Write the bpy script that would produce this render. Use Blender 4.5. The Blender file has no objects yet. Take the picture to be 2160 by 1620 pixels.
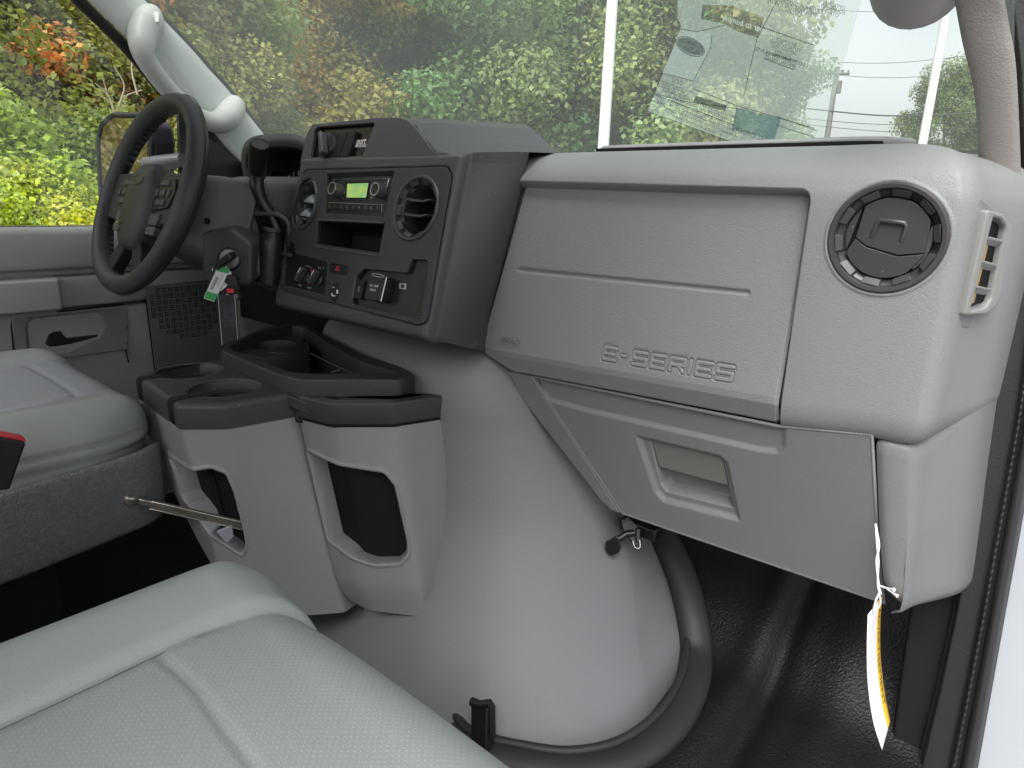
import bpy, bmesh, math, random
import numpy as np
from mathutils import Vector, Matrix
random.seed(7)
SC = bpy.context.scene
COL = SC.collection

# ------------------------------------------------------------------ camera, sky, sun, exposure
FPX = 1406.0                                   # focal length in photograph pixels (2160 wide)
CAMX = np.array([.7517, -.1978, .6291]); CAMY = np.array([.6590, .1832, -.7295])
CAMX = CAMX / np.linalg.norm(CAMX); CAMY = CAMY - CAMX * (CAMX @ CAMY); CAMY = CAMY / np.linalg.norm(CAMY)
CAMZ = np.cross(CAMX, CAMY)
EYE = np.array([.90, 0.0, .78])
cd = bpy.data.cameras.new('camera'); cam = bpy.data.objects.new('camera', cd); COL.objects.link(cam)
cd.sensor_width = 36; cd.lens = FPX / 2160 * 36; cd.clip_start = .02; cd.clip_end = 2000
_m = Matrix.Identity(4)
for i, r in enumerate((CAMX, CAMY, CAMZ)):
    for j in range(3): _m[i][j] = r[j]
    _m[i][3] = EYE[i]
cam.matrix_world = _m
SC.camera = cam
SUN_EL, SUN_AZ = math.radians(54), math.radians(165)     # azimuth measured from +Y towards +X
w = bpy.data.worlds.new('World'); SC.world = w; w.use_nodes = True
wn = w.node_tree.nodes; wl = w.node_tree.links
bg = wn['Background']; bg.inputs['Strength'].default_value = .075
sky = wn.new('ShaderNodeTexSky'); sky.sky_type = 'NISHITA'; sky.sun_disc = False
sky.sun_elevation = SUN_EL; sky.sun_rotation = SUN_AZ; sky.dust_density = 4.0; sky.air_density = 1.2
hs = wn.new('ShaderNodeHueSaturation'); hs.inputs['Saturation'].default_value = .16      # overcast: a nearly colourless sky
wl.new(sky.outputs[0], hs.inputs['Color']); wl.new(hs.outputs[0], bg.inputs['Color'])
sd = bpy.data.lights.new('sun', 'SUN'); sun = bpy.data.objects.new('sun', sd); COL.objects.link(sun)
sd.energy = 1.5; sd.angle = math.radians(45); sd.color = (1, .99, .975)
sun.rotation_euler = (math.pi / 2 - SUN_EL, 0, -SUN_AZ + math.pi)
SC.view_settings.view_transform = 'Standard'; SC.view_settings.look = 'None'
SC.view_settings.exposure = 1.72; SC.view_settings.gamma = 1
SC.cycles.max_bounces = 6; SC.cycles.diffuse_bounces = 4; SC.cycles.glossy_bounces = 3; SC.cycles.transparent_max_bounces = 16

# ------------------------------------------------------------------ measuring: a photo pixel onto a real plane
def ray(u, v):
    c = np.array([(u - 1080) / FPX, -(v - 810) / FPX, -1.0])
    return np.array([c @ CAMX, c @ CAMY, c @ CAMZ])
def P(u, v, x=None, y=None, z=None):
    d = ray(u, v)
    t = (x - EYE[0]) / d[0] if x is not None else (y - EYE[1]) / d[1] if y is not None else (z - EYE[2]) / d[2]
    return EYE + t * d
class Frame:
    """a plane in the cab: origin o, axes ex (across) and ey (up), n towards the viewer"""
    def __init__(s, o, ex, ey):
        s.o = np.array(o, float); s.ex = np.array(ex, float); s.ex /= np.linalg.norm(s.ex)
        e = np.array(ey, float); e -= s.ex * (e @ s.ex); s.ey = e / np.linalg.norm(e); s.n = np.cross(s.ex, s.ey)
    def px(s, u, v, h=0):
        d = ray(u, v); o = s.o + s.n * h
        t = ((o - EYE) @ s.n) / (d @ s.n); q = EYE + t * d - o
        return (float(q @ s.ex), float(q @ s.ey))
    def at(s, a, b, h=0): return s.o + s.ex * a + s.ey * b + s.n * h
    def up(s, h): return Frame(s.o + s.n * h, s.ex, s.ey)
    def pxs(s, pts, h=0): return [s.px(u, v, h) for u, v in pts]
    def mat(s, h=0):
        m = Matrix.Identity(4); o = s.o + s.n * h
        for i in range(3): m[i][0], m[i][1], m[i][2], m[i][3] = s.ex[i], s.ey[i], s.n[i], o[i]
        return m

# ------------------------------------------------------------------ materials
def nodes(name):
    m = bpy.data.materials.new(name); m.use_nodes = True
    nt = m.node_tree; b = nt.nodes['Principled BSDF']
    return m, nt, b
def M(name, col, rough=.5, grain=None, spec=.5, metal=0, var=.06, varscale=6, dust_or_haze=0, coat=0, emit=0):
    """procedural material: colour with slight mottling, optional leather grain (scale, depth in m, kind)"""
    m, nt, b = nodes(name); N, L = nt.nodes.new, nt.links.new
    b.inputs['Roughness'].default_value = rough; b.inputs['Metallic'].default_value = metal
    b.inputs['Specular IOR Level'].default_value = spec; b.inputs['Coat Weight'].default_value = coat
    tc = N('ShaderNodeTexCoord')
    no = N('ShaderNodeTexNoise'); no.inputs['Scale'].default_value = varscale; no.inputs['Detail'].default_value = 5
    L(tc.outputs['Object'], no.inputs['Vector'])
    mx = N('ShaderNodeMix'); mx.data_type = 'RGBA'
    mx.inputs['A'].default_value = tuple(c * (1 - var) for c in col) + (1,); mx.inputs['B'].default_value = tuple(min(1, c * (1 + var)) for c in col) + (1,)
    L(no.outputs[0], mx.inputs['Factor'])
    out = mx.outputs['Result']
    if dust_or_haze:
        vo = N('ShaderNodeTexVoronoi'); vo.inputs['Scale'].default_value = 55; L(tc.outputs['Object'], vo.inputs['Vector'])
        vo.inputs['Randomness'].default_value = 1
        lt = N('ShaderNodeMath'); lt.operation = 'LESS_THAN'; lt.inputs[1].default_value = .035; L(vo.outputs['Distance'], lt.inputs[0])
        mm = N('ShaderNodeMath'); mm.operation = 'MULTIPLY'; mm.inputs[1].default_value = dust_or_haze; L(lt.outputs[0], mm.inputs[0])
        m2 = N('ShaderNodeMix'); m2.data_type = 'RGBA'; L(mm.outputs[0], m2.inputs['Factor']); L(out, m2.inputs['A']); m2.inputs['B'].default_value = (.6, .6, .57, 1)
        out = m2.outputs['Result']
    L(out, b.inputs['Base Color'])
    rr = N('ShaderNodeMapRange'); rr.inputs['To Min'].default_value = max(.03, rough - .07); rr.inputs['To Max'].default_value = min(1, rough + .07)
    L(no.outputs[0], rr.inputs['Value']); L(rr.outputs[0], b.inputs['Roughness'])
    if grain:
        sc, dep = grain[0], grain[1]; kind = grain[2] if len(grain) > 2 else 'leather'
        bp = N('ShaderNodeBump'); bp.inputs['Distance'].default_value = dep; bp.inputs['Strength'].default_value = 1
        if kind == 'leather':
            n2 = N('ShaderNodeTexNoise'); n2.inputs['Scale'].default_value = sc * .35; n2.inputs['Detail'].default_value = 2; L(tc.outputs['Object'], n2.inputs['Vector'])
            va = N('ShaderNodeVectorMath'); va.operation = 'MULTIPLY_ADD'; L(n2.outputs['Color'], va.inputs[0]); va.inputs[1].default_value = (2.2 / sc,) * 3; L(tc.outputs['Object'], va.inputs[2])
            vo = N('ShaderNodeTexVoronoi'); vo.feature = 'SMOOTH_F1'; vo.inputs['Scale'].default_value = sc; vo.inputs['Smoothness'].default_value = .35; L(va.outputs[0], vo.inputs['Vector'])
            n3 = N('ShaderNodeTexNoise'); n3.inputs['Scale'].default_value = sc * .9; n3.inputs['Detail'].default_value = 2; L(tc.outputs['Object'], n3.inputs['Vector'])
            ad = N('ShaderNodeMath'); ad.operation = 'MULTIPLY_ADD'; L(n3.outputs[0], ad.inputs[0]); ad.inputs[1].default_value = .9; 
            sb = N('ShaderNodeMath'); sb.operation = 'SUBTRACT'; sb.inputs[0].default_value = 1; L(vo.outputs['Distance'], sb.inputs[1]); L(sb.outputs[0], ad.inputs[2])
            L(ad.outputs[0], bp.inputs['Height'])
        else:
            n3 = N('ShaderNodeTexNoise'); n3.inputs['Scale'].default_value = sc; n3.inputs['Detail'].default_value = 3; L(tc.outputs['Object'], n3.inputs['Vector'])
            L(n3.outputs[0], bp.inputs['Height'])
        L(bp.outputs[0], b.inputs['Normal'])
    if emit:
        b.inputs['Emission Color'].default_value = (*col, 1); b.inputs['Emission Strength'].default_value = emit
    return m

# ------------------------------------------------------------------ object helpers
WLOC = {}
def wloc(o): return WLOC.get(o.name, np.zeros(3)) if o else np.zeros(3)
def tag(o, label=None, cat=None, group=None, kind=None):
    if label: o['label'] = label
    if cat: o['category'] = cat
    if group: o['group'] = group
    if kind: o['kind'] = kind
    return o
def thing(name, loc, label, cat, group=None):
    o = bpy.data.objects.new(name, None); COL.objects.link(o); o.location = tuple(loc); WLOC[o.name] = np.array(loc, float)
    o.empty_display_size = .05
    return tag(o, label, cat, group)
def link(name, me, mat, parent, bevel=0, seg=2, sub=0, shift=True, angle=35):
    o = bpy.data.objects.new(name, me); COL.objects.link(o)
    if parent: o.parent = parent
    off = wloc(parent)
    WLOC[o.name] = off
    if shift and np.any(off != 0): me.transform(Matrix.Translation(tuple(-off)))
    mats = mat if isinstance(mat, (list, tuple)) else [mat]
    for k, mm in enumerate(mats):
        if mm:
            if k < len(me.materials): me.materials[k] = mm
            else: me.materials.append(mm)
    if bevel:
        b = o.modifiers.new('bevel', 'BEVEL'); b.width = bevel; b.segments = seg; b.limit_method = 'ANGLE'; b.angle_limit = math.radians(angle); b.harden_normals = False
    if sub:
        s = o.modifiers.new('sub', 'SUBSURF'); s.levels = sub; s.render_levels = sub
    return o
def smooth(me, ang=40):
    me.polygons.foreach_set('use_smooth', [True] * len(me.polygons))
    if ang:
        try: me.set_sharp_from_angle(angle=math.radians(ang))
        except Exception: pass
def mesh(name, verts, faces, mat, parent=None, bevel=0, seg=2, sub=0, sm=40, **k):
    me = bpy.data.meshes.new(name); me.from_pydata([tuple(v) for v in verts], [], [tuple(f) for f in faces]); me.update()
    bm = bmesh.new(); bm.from_mesh(me); bmesh.ops.recalc_face_normals(bm, faces=bm.faces); bm.to_mesh(me); bm.free()
    if sm is not None: smooth(me, None if (sub or bevel and False) else sm)
    return link(name, me, mat, parent, bevel, seg, sub, **k)
def prism(name, loop, vec, mat, parent=None, bevel=.002, seg=2, **k):
    """closed loop of 3-D points pushed along vec"""
    n = len(loop); v = [np.array(p, float) for p in loop]; e = np.array(vec, float)
    V = v + [p + e for p in v]
    Fc = [list(range(n)), list(range(2 * n - 1, n - 1, -1))] + [[i, (i + 1) % n, n + (i + 1) % n, n + i] for i in range(n)]
    return mesh(name, V, Fc, mat, parent, bevel, seg, sm=30, **k)
def box(name, c, size, mat, parent=None, bevel=.002, ax=None, seg=2):
    """box of given size; ax = optional 3 axis vectors"""
    c = np.array(c, float); A = [np.array(a, float) for a in (ax or np.eye(3))]
    V = [c + sum(A[i] * s[i] * size[i] / 2 for i in range(3)) for s in ((-1, -1, -1), (1, -1, -1), (1, 1, -1), (-1, 1, -1), (-1, -1, 1), (1, -1, 1), (1, 1, 1), (-1, 1, 1))]
    Fc = [(3, 2, 1, 0), (4, 5, 6, 7), (0, 1, 5, 4), (1, 2, 6, 5), (2, 3, 7, 6), (3, 0, 4, 7)]
    return mesh(name, V, Fc, mat, parent, bevel, seg, sm=30)
def fbox(name, fr, a0, a1, b0, b1, h0, h1, mat, parent=None, bevel=.001):
    c = fr.at((a0 + a1) / 2, (b0 + b1) / 2, (h0 + h1) / 2)
    return box(name, c, (abs(a1 - a0), abs(b1 - b0), abs(h1 - h0)), mat, parent, bevel, (fr.ex, fr.ey, fr.n))
def cr(pts, n=8, closed=False):
    p = np.array(pts, float); out = []; N = len(p)
    for i in range(N if closed else N - 1):
        if closed: a, b, c, d = p[i - 1], p[i], p[(i + 1) % N], p[(i + 2) % N]
        else:
            b, c = p[i], p[i + 1]; a = p[i - 1] if i else 2 * b - c; d = p[i + 2] if i + 2 < N else 2 * c - b
        for t in np.arange(n) / n:
            out.append(.5 * (2 * b + (c - a) * t + (2 * a - 5 * b + 4 * c - d) * t * t + (3 * b - a - 3 * c + d) * t ** 3))
    if not closed: out.append(p[-1])
    return np.array(out)
def rp(pts, r, seg=5):
    """round the corners of a 2-D polygon; r scalar or list"""
    pts = [np.array(p, float) for p in pts]; n = len(pts); out = []
    for i, p in enumerate(pts):
        ri = r[i] if isinstance(r, (list, tuple)) else r
        a = pts[i - 1] - p; b = pts[(i + 1) % n] - p; la, lb = np.linalg.norm(a), np.linalg.norm(b)
        if ri <= 0: out.append(p); continue
        a /= la; b /= lb; ang = math.acos(max(-1, min(1, a @ b))); d = min(ri / math.tan(ang / 2), la * .48, lb * .48)
        s, e = p + a * d, p + b * d
        for k in range(seg + 1):
            t = k / seg; out.append((1 - t) ** 2 * s + 2 * t * (1 - t) * p + t * t * e)
    return out
def ell(cx, cy, rx, ry=None, n=40, rot=0):
    ry = ry or rx; c, s = math.cos(rot), math.sin(rot)
    return [(cx + rx * math.cos(t) * c - ry * math.sin(t) * s, cy + rx * math.cos(t) * s + ry * math.sin(t) * c) for t in np.arange(n) / n * 2 * math.pi]
def plate(name, fr, outer, holes, thick, mat, parent=None, top=0., bevel=0., seg=2):
    """flat plate with holes in frame fr; its front face lies at height top"""
    cu = bpy.data.curves.new(name, 'CURVE'); cu.dimensions = '2D'; cu.fill_mode = 'BOTH'
    for loop in [outer] + list(holes):
        s = cu.splines.new('POLY'); s.points.add(len(loop) - 1)
        for q, p in zip(s.points, loop): q.co = (p[0], p[1], 0, 1)
        s.use_cyclic_u = True
    cu.extrude = max(1e-5, thick / 2 - bevel); cu.bevel_depth = bevel; cu.bevel_resolution = seg; cu.offset = -bevel
    t = bpy.data.objects.new(name + '_tmp', cu); me = bpy.data.meshes.new_from_object(t); bpy.data.objects.remove(t); bpy.data.curves.remove(cu)
    me.name = name; me.transform(fr.mat(top - thick / 2)); smooth(me, 35); me.materials.clear()
    return link(name, me, mat, parent)
def text(name, s, fr, a, b, size, mat, parent=None, h=0., ext=.0003, align='CENTER', sx=1, shear=0, mirror=False, rot=0, bevel=0):
    cu = bpy.data.curves.new(name, 'FONT'); cu.body = s; cu.size = size; cu.extrude = ext; cu.align_x = align; cu.align_y = 'CENTER'; cu.shear = shear; cu.resolution_u = 3; cu.bevel_depth = bevel
    t = bpy.data.objects.new(name + '_tmp', cu); me = bpy.data.meshes.new_from_object(t); bpy.data.objects.remove(t); bpy.data.curves.remove(cu)
    me.name = name; me.materials.clear()
    me.transform(Matrix.Diagonal((sx * (-1 if mirror else 1), 1, 1, 1)))
    me.transform(Matrix.Rotation(rot, 4, 'Z')); me.transform(Matrix.Translation((a, b, h)))
    me.transform(fr.mat(0))
    return link(name, me, mat, parent)
def tube(name, pts, r, mat, parent=None, n=10, flat=1., up=None, caps=True, sm=60, closed=False, bevel=0):
    p = np.array(pts, float); N = len(p); R = np.broadcast_to(np.array(r, float), (N,)) if np.ndim(r) <= 1 else r
    V = []; Fc = []; nv = None
    for i in range(N):
        t = (p[(i + 1) % N] - p[i - 1]) if closed else (p[min(i + 1, N - 1)] - p[max(i - 1, 0)]); t = t / (np.linalg.norm(t) + 1e-12)
        if nv is None: nv = np.array(up, float) if up is not None else (np.array([0, 0, 1.]) if abs(t[2]) < .9 else np.array([1., 0, 0]))
        if up is not None: nv = np.array(up, float)
        nv = nv - t * (nv @ t); nv = nv / (np.linalg.norm(nv) + 1e-12); bv = np.cross(t, nv)
        for k in range(n):
            a = 2 * math.pi * k / n; V.append(p[i] + R[i] * (math.cos(a) * nv * flat + math.sin(a) * bv))
    for i in range(N if closed else N - 1):
        j = (i + 1) % N
        for k in range(n): Fc.append((i * n + k, i * n + (k + 1) % n, j * n + (k + 1) % n, j * n + k))
    if caps and not closed: Fc += [list(range(n))[::-1], [(N - 1) * n + k for k in range(n)]]
    return mesh(name, V, Fc, mat, parent, bevel=bevel, sm=sm)
def lathe(name, prof, fr, a, b, mat, parent=None, n=40, h=0., cap=False, sm=35):
    """profile of (radius, height) turned about the frame normal at (a, b)"""
    V = []; Fc = []; m = len(prof)
    for k in range(n):
        c, s = math.cos(2 * math.pi * k / n), math.sin(2 * math.pi * k / n)
        for r, z in prof: V.append(fr.at(a + r * c, b + r * s, h + z))
    for k in range(n):
        k2 = (k + 1) % n
        for i in range(m - 1): Fc.append((k * m + i, k2 * m + i, k2 * m + i + 1, k * m + i + 1))
    if cap: Fc.append([k * m + m - 1 for k in range(n)])
    return mesh(name, V, Fc, mat, parent, sm=sm)
def sstep(e0, e1, x):
    t = np.clip((x - e0) / (e1 - e0), 0, 1); return t * t * (3 - 2 * t)
def hf(name, us, vs, base, mat, parent=None, H=None, mi=None, keep=None, flip=False, sm=None, skirt=0, snap=None):
    """surface base(U,V) raised along its normal by H(U,V)"""
    U, V = np.meshgrid(np.array(us, float), np.array(vs, float), indexing='ij')
    U0, V0 = U, V
    if snap is not None:                       # pull the nodes just outside the outline onto it
        d = poly_d(U, V, snap); best = np.full(U.shape, 1e9); pu, pv = U.copy(), V.copy()
        for i in range(len(snap)):
            a_, b_ = np.array(snap[i]), np.array(snap[(i + 1) % len(snap)]); e_ = b_ - a_
            t_ = np.clip(((U - a_[0]) * e_[0] + (V - a_[1]) * e_[1]) / (e_ @ e_ + 1e-18), 0, 1); x_, y_ = a_[0] + t_ * e_[0], a_[1] + t_ * e_[1]; dd = np.hypot(U - x_, V - y_)
            pu = np.where(dd < best, x_, pu); pv = np.where(dd < best, y_, pv); best = np.minimum(best, dd)
        U, V = np.where(d > 0, pu, U), np.where(d > 0, pv, V)
    Q = base(U, V)
    if H is not None:
        Qn = Q if snap is None else base(U0, V0); du = np.gradient(Qn, axis=0); dv = np.gradient(Qn, axis=1); nn = np.cross(du, dv); nn /= np.linalg.norm(nn, axis=2, keepdims=True) + 1e-15
        if flip: nn = -nn
        Q = Q + nn * H(U, V)[..., None]
    a, b = U.shape; idx = np.arange(a * b).reshape(a, b)
    f = np.stack([idx[:-1, :-1], idx[1:, :-1], idx[1:, 1:], idx[:-1, 1:]], -1).reshape(-1, 4)
    if flip: f = f[:, ::-1]
    uc = (U0[:-1, :-1] + U0[1:, 1:]) / 2; vc = (V0[:-1, :-1] + V0[1:, 1:]) / 2
    mm = mi(uc, vc).reshape(-1).astype(int) if mi is not None else None
    if keep is not None or snap is not None:
        if snap is not None:
            i_ = d < 0; kk = (i_[:-1, :-1] | i_[1:, :-1] | i_[1:, 1:] | i_[:-1, 1:]).reshape(-1)
        else: kk = keep(uc, vc).reshape(-1); f = f[kk]; mm = mm[kk] if mm is not None else None
    co = Q.reshape(-1, 3)
    me = bpy.data.meshes.new(name); me.vertices.add(len(co)); me.vertices.foreach_set('co', co.reshape(-1).astype(np.float32))
    me.loops.add(f.size); me.loops.foreach_set('vertex_index', f.reshape(-1).astype(np.int32))
    me.polygons.add(len(f)); me.polygons.foreach_set('loop_start', np.arange(0, f.size, 4).astype(np.int32))
    me.update(calc_edges=True)
    mats = mat if isinstance(mat, (list, tuple)) else [mat]
    for x in mats: me.materials.append(x)
    if mm is not None: me.polygons.foreach_set('material_index', mm.astype(np.int32))
    if keep is not None:
        bm = bmesh.new(); bm.from_mesh(me); bmesh.ops.delete(bm, geom=[v for v in bm.verts if not v.link_faces], context='VERTS'); bm.to_mesh(me); bm.free()
    smooth(me, sm)
    o = link(name, me, mats, parent)
    if skirt:
        s = o.modifiers.new('solid', 'SOLIDIFY'); s.thickness = skirt; s.offset = -1
    return o
def seg_d(X, Y, a, b):
    ax, ay = a; bx, by = b; dx, dy = bx - ax, by - ay
    t = np.clip(((X - ax) * dx + (Y - ay) * dy) / (dx * dx + dy * dy + 1e-18), 0, 1)
    return np.hypot(X - ax - t * dx, Y - ay - t * dy)
def poly_d(X, Y, pts):
    """signed distance to a polygon, negative inside"""
    d = np.full(X.shape, 1e9); ins = np.zeros(X.shape, bool); n = len(pts)
    for i in range(n):
        a, b = pts[i], pts[(i + 1) % n]; d = np.minimum(d, seg_d(X, Y, a, b))
        c = ((a[1] > Y) != (b[1] > Y))
        with np.errstate(divide='ignore', invalid='ignore'):
            xi = (b[0] - a[0]) * (Y - a[1]) / (b[1] - a[1] + 1e-18) + a[0]
        ins ^= c & (X < xi)
    return np.where(ins, -d, d)
def line_d(X, Y, pts):
    d = np.full(X.shape, 1e9)
    for a, b in zip(pts[:-1], pts[1:]): d = np.minimum(d, seg_d(X, Y, a, b))
    return d
def interp(tab, z, k): return np.interp(z, [t[0] for t in tab], [t[k] for t in tab])
def dens(lo, hi, step, bands=()):
    """parameter values from lo to hi, finer inside bands (a, b, step)"""
    e = set(np.round(np.arange(lo, hi + 1e-9, step), 6)) | {hi}
    for a, b, s in bands: e |= set(np.round(np.arange(a, b + 1e-9, s), 6))
    return np.array(sorted(e))

# ------------------------------------------------------------------ materials of the cab
G_DASH = M('grey_dash_vinyl', (.216, .222, .222), .48, (680, .0003), .45)
G_BAG = M('grey_airbag_vinyl', (.216, .222, .222), .46, (560, .0003), .45)
G_LOW = M('grey_glovebox_plastic', (.180, .184, .184), .46, (700, .0002), .45)
G_COVER = M('grey_engine_cover_vinyl', (.166, .171, .179), .50, (480, .00035), .42)
G_CONS = M('grey_console_plastic', (.208, .212, .216), .42, (560, .0003), .5)
G_DOOR = M('grey_door_plastic', (.31, .318, .305), .5, (500, .0004), .4)
G_DOORD = M('darker_grey_door_plastic', (.19, .193, .19), .5, (500, .0004), .4)
G_PILL = M('pale_pillar_plastic', (.58, .605, .585), .5, (700, .0002), .4)
G_PILR = M('beige_grey_pillar_vinyl', (.30, .28, .265), .5, (520, .0004), .4)
G_VISOR = M('mauve_grey_handle_plastic', (.36, .33, .33), .45, None, .4)
CHAR = M('charcoal_plastic', (.056, .057, .059), .42, (800, .0002), .5, dust_or_haze=.5)
CHAR2 = M('charcoal_bezel_plastic', (.036, .037, .038), .42, (900, .00015), .5, dust_or_haze=.5)
CHARG = M('charcoal_hump_plastic', (.060, .062, .065), .45, (500, .0004), .5, dust_or_haze=.4)
BLK = M('black_plastic', (.012, .012, .013), .35, None, .5)
BLKM = M('matt_black_plastic', (.012, .012, .013), .6, (900, .0003, 'noise'), .35)
TRAY = M('black_tray_plastic', (.036, .037, .038), .42, (900, .0003), .5, dust_or_haze=.6)
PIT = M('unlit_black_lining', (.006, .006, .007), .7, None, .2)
VENTM = M('dark_vent_plastic', (.050, .048, .050), .34, None, .5, dust_or_haze=.4)
GLOSS = M('gloss_black_panel', (.008, .008, .009), .16, None, .5)
LEATH = M('black_wheel_leather', (.024, .025, .026), .42, (700, .0003), .5)
HUB = M('dark_wheel_hub_plastic', (.032, .032, .030), .45, (700, .0003), .45)
SILV = M('satin_silver', (.55, .55, .55), .28, None, .5, metal=.9)
WHITE = M('white_print', (.75, .75, .75), .6)
GREYP = M('grey_print', (.35, .35, .35), .6)
RED = M('red_plastic', (.55, .03, .04), .4)
RUBBER = M('black_rubber_seal', (.020, .020, .021), .55, (300, .0004, 'noise'), .5)
PAINT = M('white_body_paint', (.42, .44, .47), .35, None, .5, coat=.5)
CARPET = M('grey_carpet', (.15, .152, .158), .95, (420, .004, 'noise'), .1, var=.35, varscale=160)
# ================================================================== DASHBOARD
dash = thing('dashboard', (0, .95, .6), 'wide dashboard with charcoal centre stack and grey passenger side below the windshield', 'dashboard')
S = Frame((0, .672, .6), (1, 0, 0), (0, .2696, .963))        # face of the centre stack
D = Frame((0, .80, 0), (1, 0, 0), (0, 0, 1))                 # face of the passenger side
EC = Frame((.80, .84, .7), (.25, .97, 0), (0, 0, 1))         # right-hand end of the dash

# --- passenger shell: one skin swept along a plan path that turns round the right-hand end
path = cr([(.165, .80), (.30, .80), (.50, .80), (.70, .80), (.772, .80), (.789, .8045), (.798, .818), (.804, .85), (.815, .90), (.828, .95), (.838, 1.0)], 12)
plen = np.concatenate([[0], np.cumsum(np.hypot(*np.diff(path, axis=0).T))])
ptan = np.gradient(path, axis=0); ptan /= np.linalg.norm(ptan, axis=1, keepdims=True)
prof = cr([(.060, .511), (.034, .512), (.018, .515), (.007, .525), (.001, .545), (0, .575), (0, .65), (0, .74), (.001, .785), (.006, .805), (.016, .822), (.036, .838), (.065, .848), (.10, .853), (.16, .856)], 10)
qlen = np.concatenate([[0], np.cumsum(np.hypot(*np.diff(prof, axis=0).T))])
def shell_base(U, V):
    x = np.interp(U, plen, path[:, 0]); y = np.interp(U, plen, path[:, 1])
    tx = np.interp(U, plen, ptan[:, 0]); ty = np.interp(U, plen, ptan[:, 1])
    o = np.interp(V, qlen, prof[:, 0]); z = np.interp(V, qlen, prof[:, 1])
    k = sstep(.50, .74, U); kb = sstep(.38, .56, U); gx__, gy__ = .62 - x, .99 - y; gl__ = np.hypot(gx__, gy__); nx_ = -ty * (1 - kb) + gx__ / gl__ * kb; ny_ = tx * (1 - kb) + gy__ / gl__ * kb; z = z - .004 * k * sstep(.8, .856, z) + .016 * sstep(.45, .62, U) * (1 - sstep(.52, .60, z))
    return np.stack([x + nx_ * o, y + ny_ * o, z], -1)
def x_of(U): return np.interp(U, plen, path[:, 0])
def z_of(V): return np.interp(V, qlen, prof[:, 1])
VC = D.px(1868, 503)
open_poly = [(.05, .40), (.6405, .40), (.6405, .7995), (.05, .8075)]
open_rp = rp(open_poly, [0, 0, .016, 0], 8)
def shell_H(U, V):
    X, Z = x_of(U), z_of(V); flat = (V < np.interp(.80, [0, 1], [0, 1]) * 1e9)
    d = poly_d(X, Z, open_rp)
    h = -.030 * (1 - sstep(-.006, .0015, d)) * (U < .52)
    r = np.hypot(X - VC[0], Z - VC[1]); on = (U < .66)
    h += on * (-.016 * (1 - sstep(.0555, .0565, r)) + .0016 * np.exp(-((r - .0595) / .0016) ** 2))
    return h
hf('passenger_shell', dens(0, plen[-1], .004, [(.45, .50, .001), (.49, .63, .0015)]), dens(0, qlen[-1], .004, [(.10, .36, .0015)]), shell_base, G_DASH, dash, shell_H)

# --- airbag panel in the opening, with its groove and outlined lettering sunk into the skin
ptop = [P(1090, 393, y=.822), P(1702, 404, y=.822)]; 
rows = [(0.0, (.180, .822, .506), (.6375, .820, .519)), (.06, tuple(P(1064, 779, y=.812)), (.6375, .812, .5225)), (.12, (.140, .802, .527), (.6375, .800, .547)), (.17, (.136, .800, .535), (.6375, .7995, .556)),
        (.95, (.2045, .819, .790), (.6375, .819, .789)), (.985, (.2065, .8205, .797), (.6375, .8205, .796)), (1.0, (.207, .826, .8005), (.6375, .826, .7995))]
rv = [r[0] for r in rows]
def bag_base(U, V):
    L = np.stack([np.interp(V, rv, [r[1][k] for r in rows]) for k in range(3)], -1)
    R = np.stack([np.interp(V, rv, [r[2][k] for r in rows]) for k in range(3)], -1)
    cut = .03 * (1 - sstep(0, .14, V))[..., None] * (1 - U)[..., None] ** 6 * np.array([1., 0, 0])
    return L + (R - L) * U[..., None] + cut
LET = {'E': [[(1, 1), (0, 1), (0, 0), (1, 0)], [(0, .5), (.85, .5)]], '-': [[(.1, .52), (.5, .52)]], 'S': [[(1, 1), (0, 1), (0, .5), (1, .5), (1, 0), (0, 0)]],
       'R': [[(0, 0), (0, 1), (1, 1), (1, .5), (.1, .5)], [(.55, .5), (1, 0)]], 'I': [[(0, 0), (0, 1)]]}
def word_strokes(word, x0, x1, zb0, zb1, h):
    """letter strokes laid between two baseline ends"""
    wd = {'-': .62, 'I': .05}; tot = sum(wd.get(c, 1) for c in word) + .42 * (len(word) - 1); k = (x1 - x0) / tot; x = 0; segs = []
    for c in word:
        wc = wd.get(c, 1)
        for st in LET[c]:
            q = []
            for a, b in st:
                xx = x0 + (x + a * (wc if c not in '-' else .8)) * k; zz = zb0 + (zb1 - zb0) * (xx - x0) / (x1 - x0) + b * h; q.append((xx + b * .0015, zz))
            segs += list(zip(q[:-1], q[1:]))
        x += wc + .42
    return segs
a0, a1 = D.px(1270, 757), D.px(1540, 803); top0 = D.px(1272, 733)
ES = word_strokes('E-SERIES', a0[0], a1[0], a0[1], a1[1], top0[1] - a0[1])
g0, g1 = D.px(1087, 570), D.px(1570, 619)
rib = Frame((0, .805, 0), (1, 0, 0), (0, 0, 1))
def bag_H(U, V):
    Q = bag_base(U, V); X, Z = Q[..., 0], Q[..., 2]
    d = seg_d(X, Z, g0, g1); h = -.0030 * (1 - sstep(.0012, .0042, d))
    near = (X > a0[0] - .01) & (X < a1[0] + .01) & (Z > .535) & (Z < .61)
    e = np.full(X.shape, 1.)
    if near.any():
        xs, zs = X[near], Z[near]; dd = np.full(xs.shape, 1.)
        for s in ES: dd = np.minimum(dd, seg_d(xs, zs, *s))
        e[near] = dd
    h += -.0021 * np.exp(-((e - .0030) / .00075) ** 2) + .0007 * (1 - sstep(.0020, .0028, e))
    edge = np.minimum(U, 1 - U); h += -.004 * (1 - sstep(0, .008, edge))
    return h
u0, u1 = (a0[0] - .14) / .4975 - .02, (a1[0] - .14) / .4975 + .03
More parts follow.
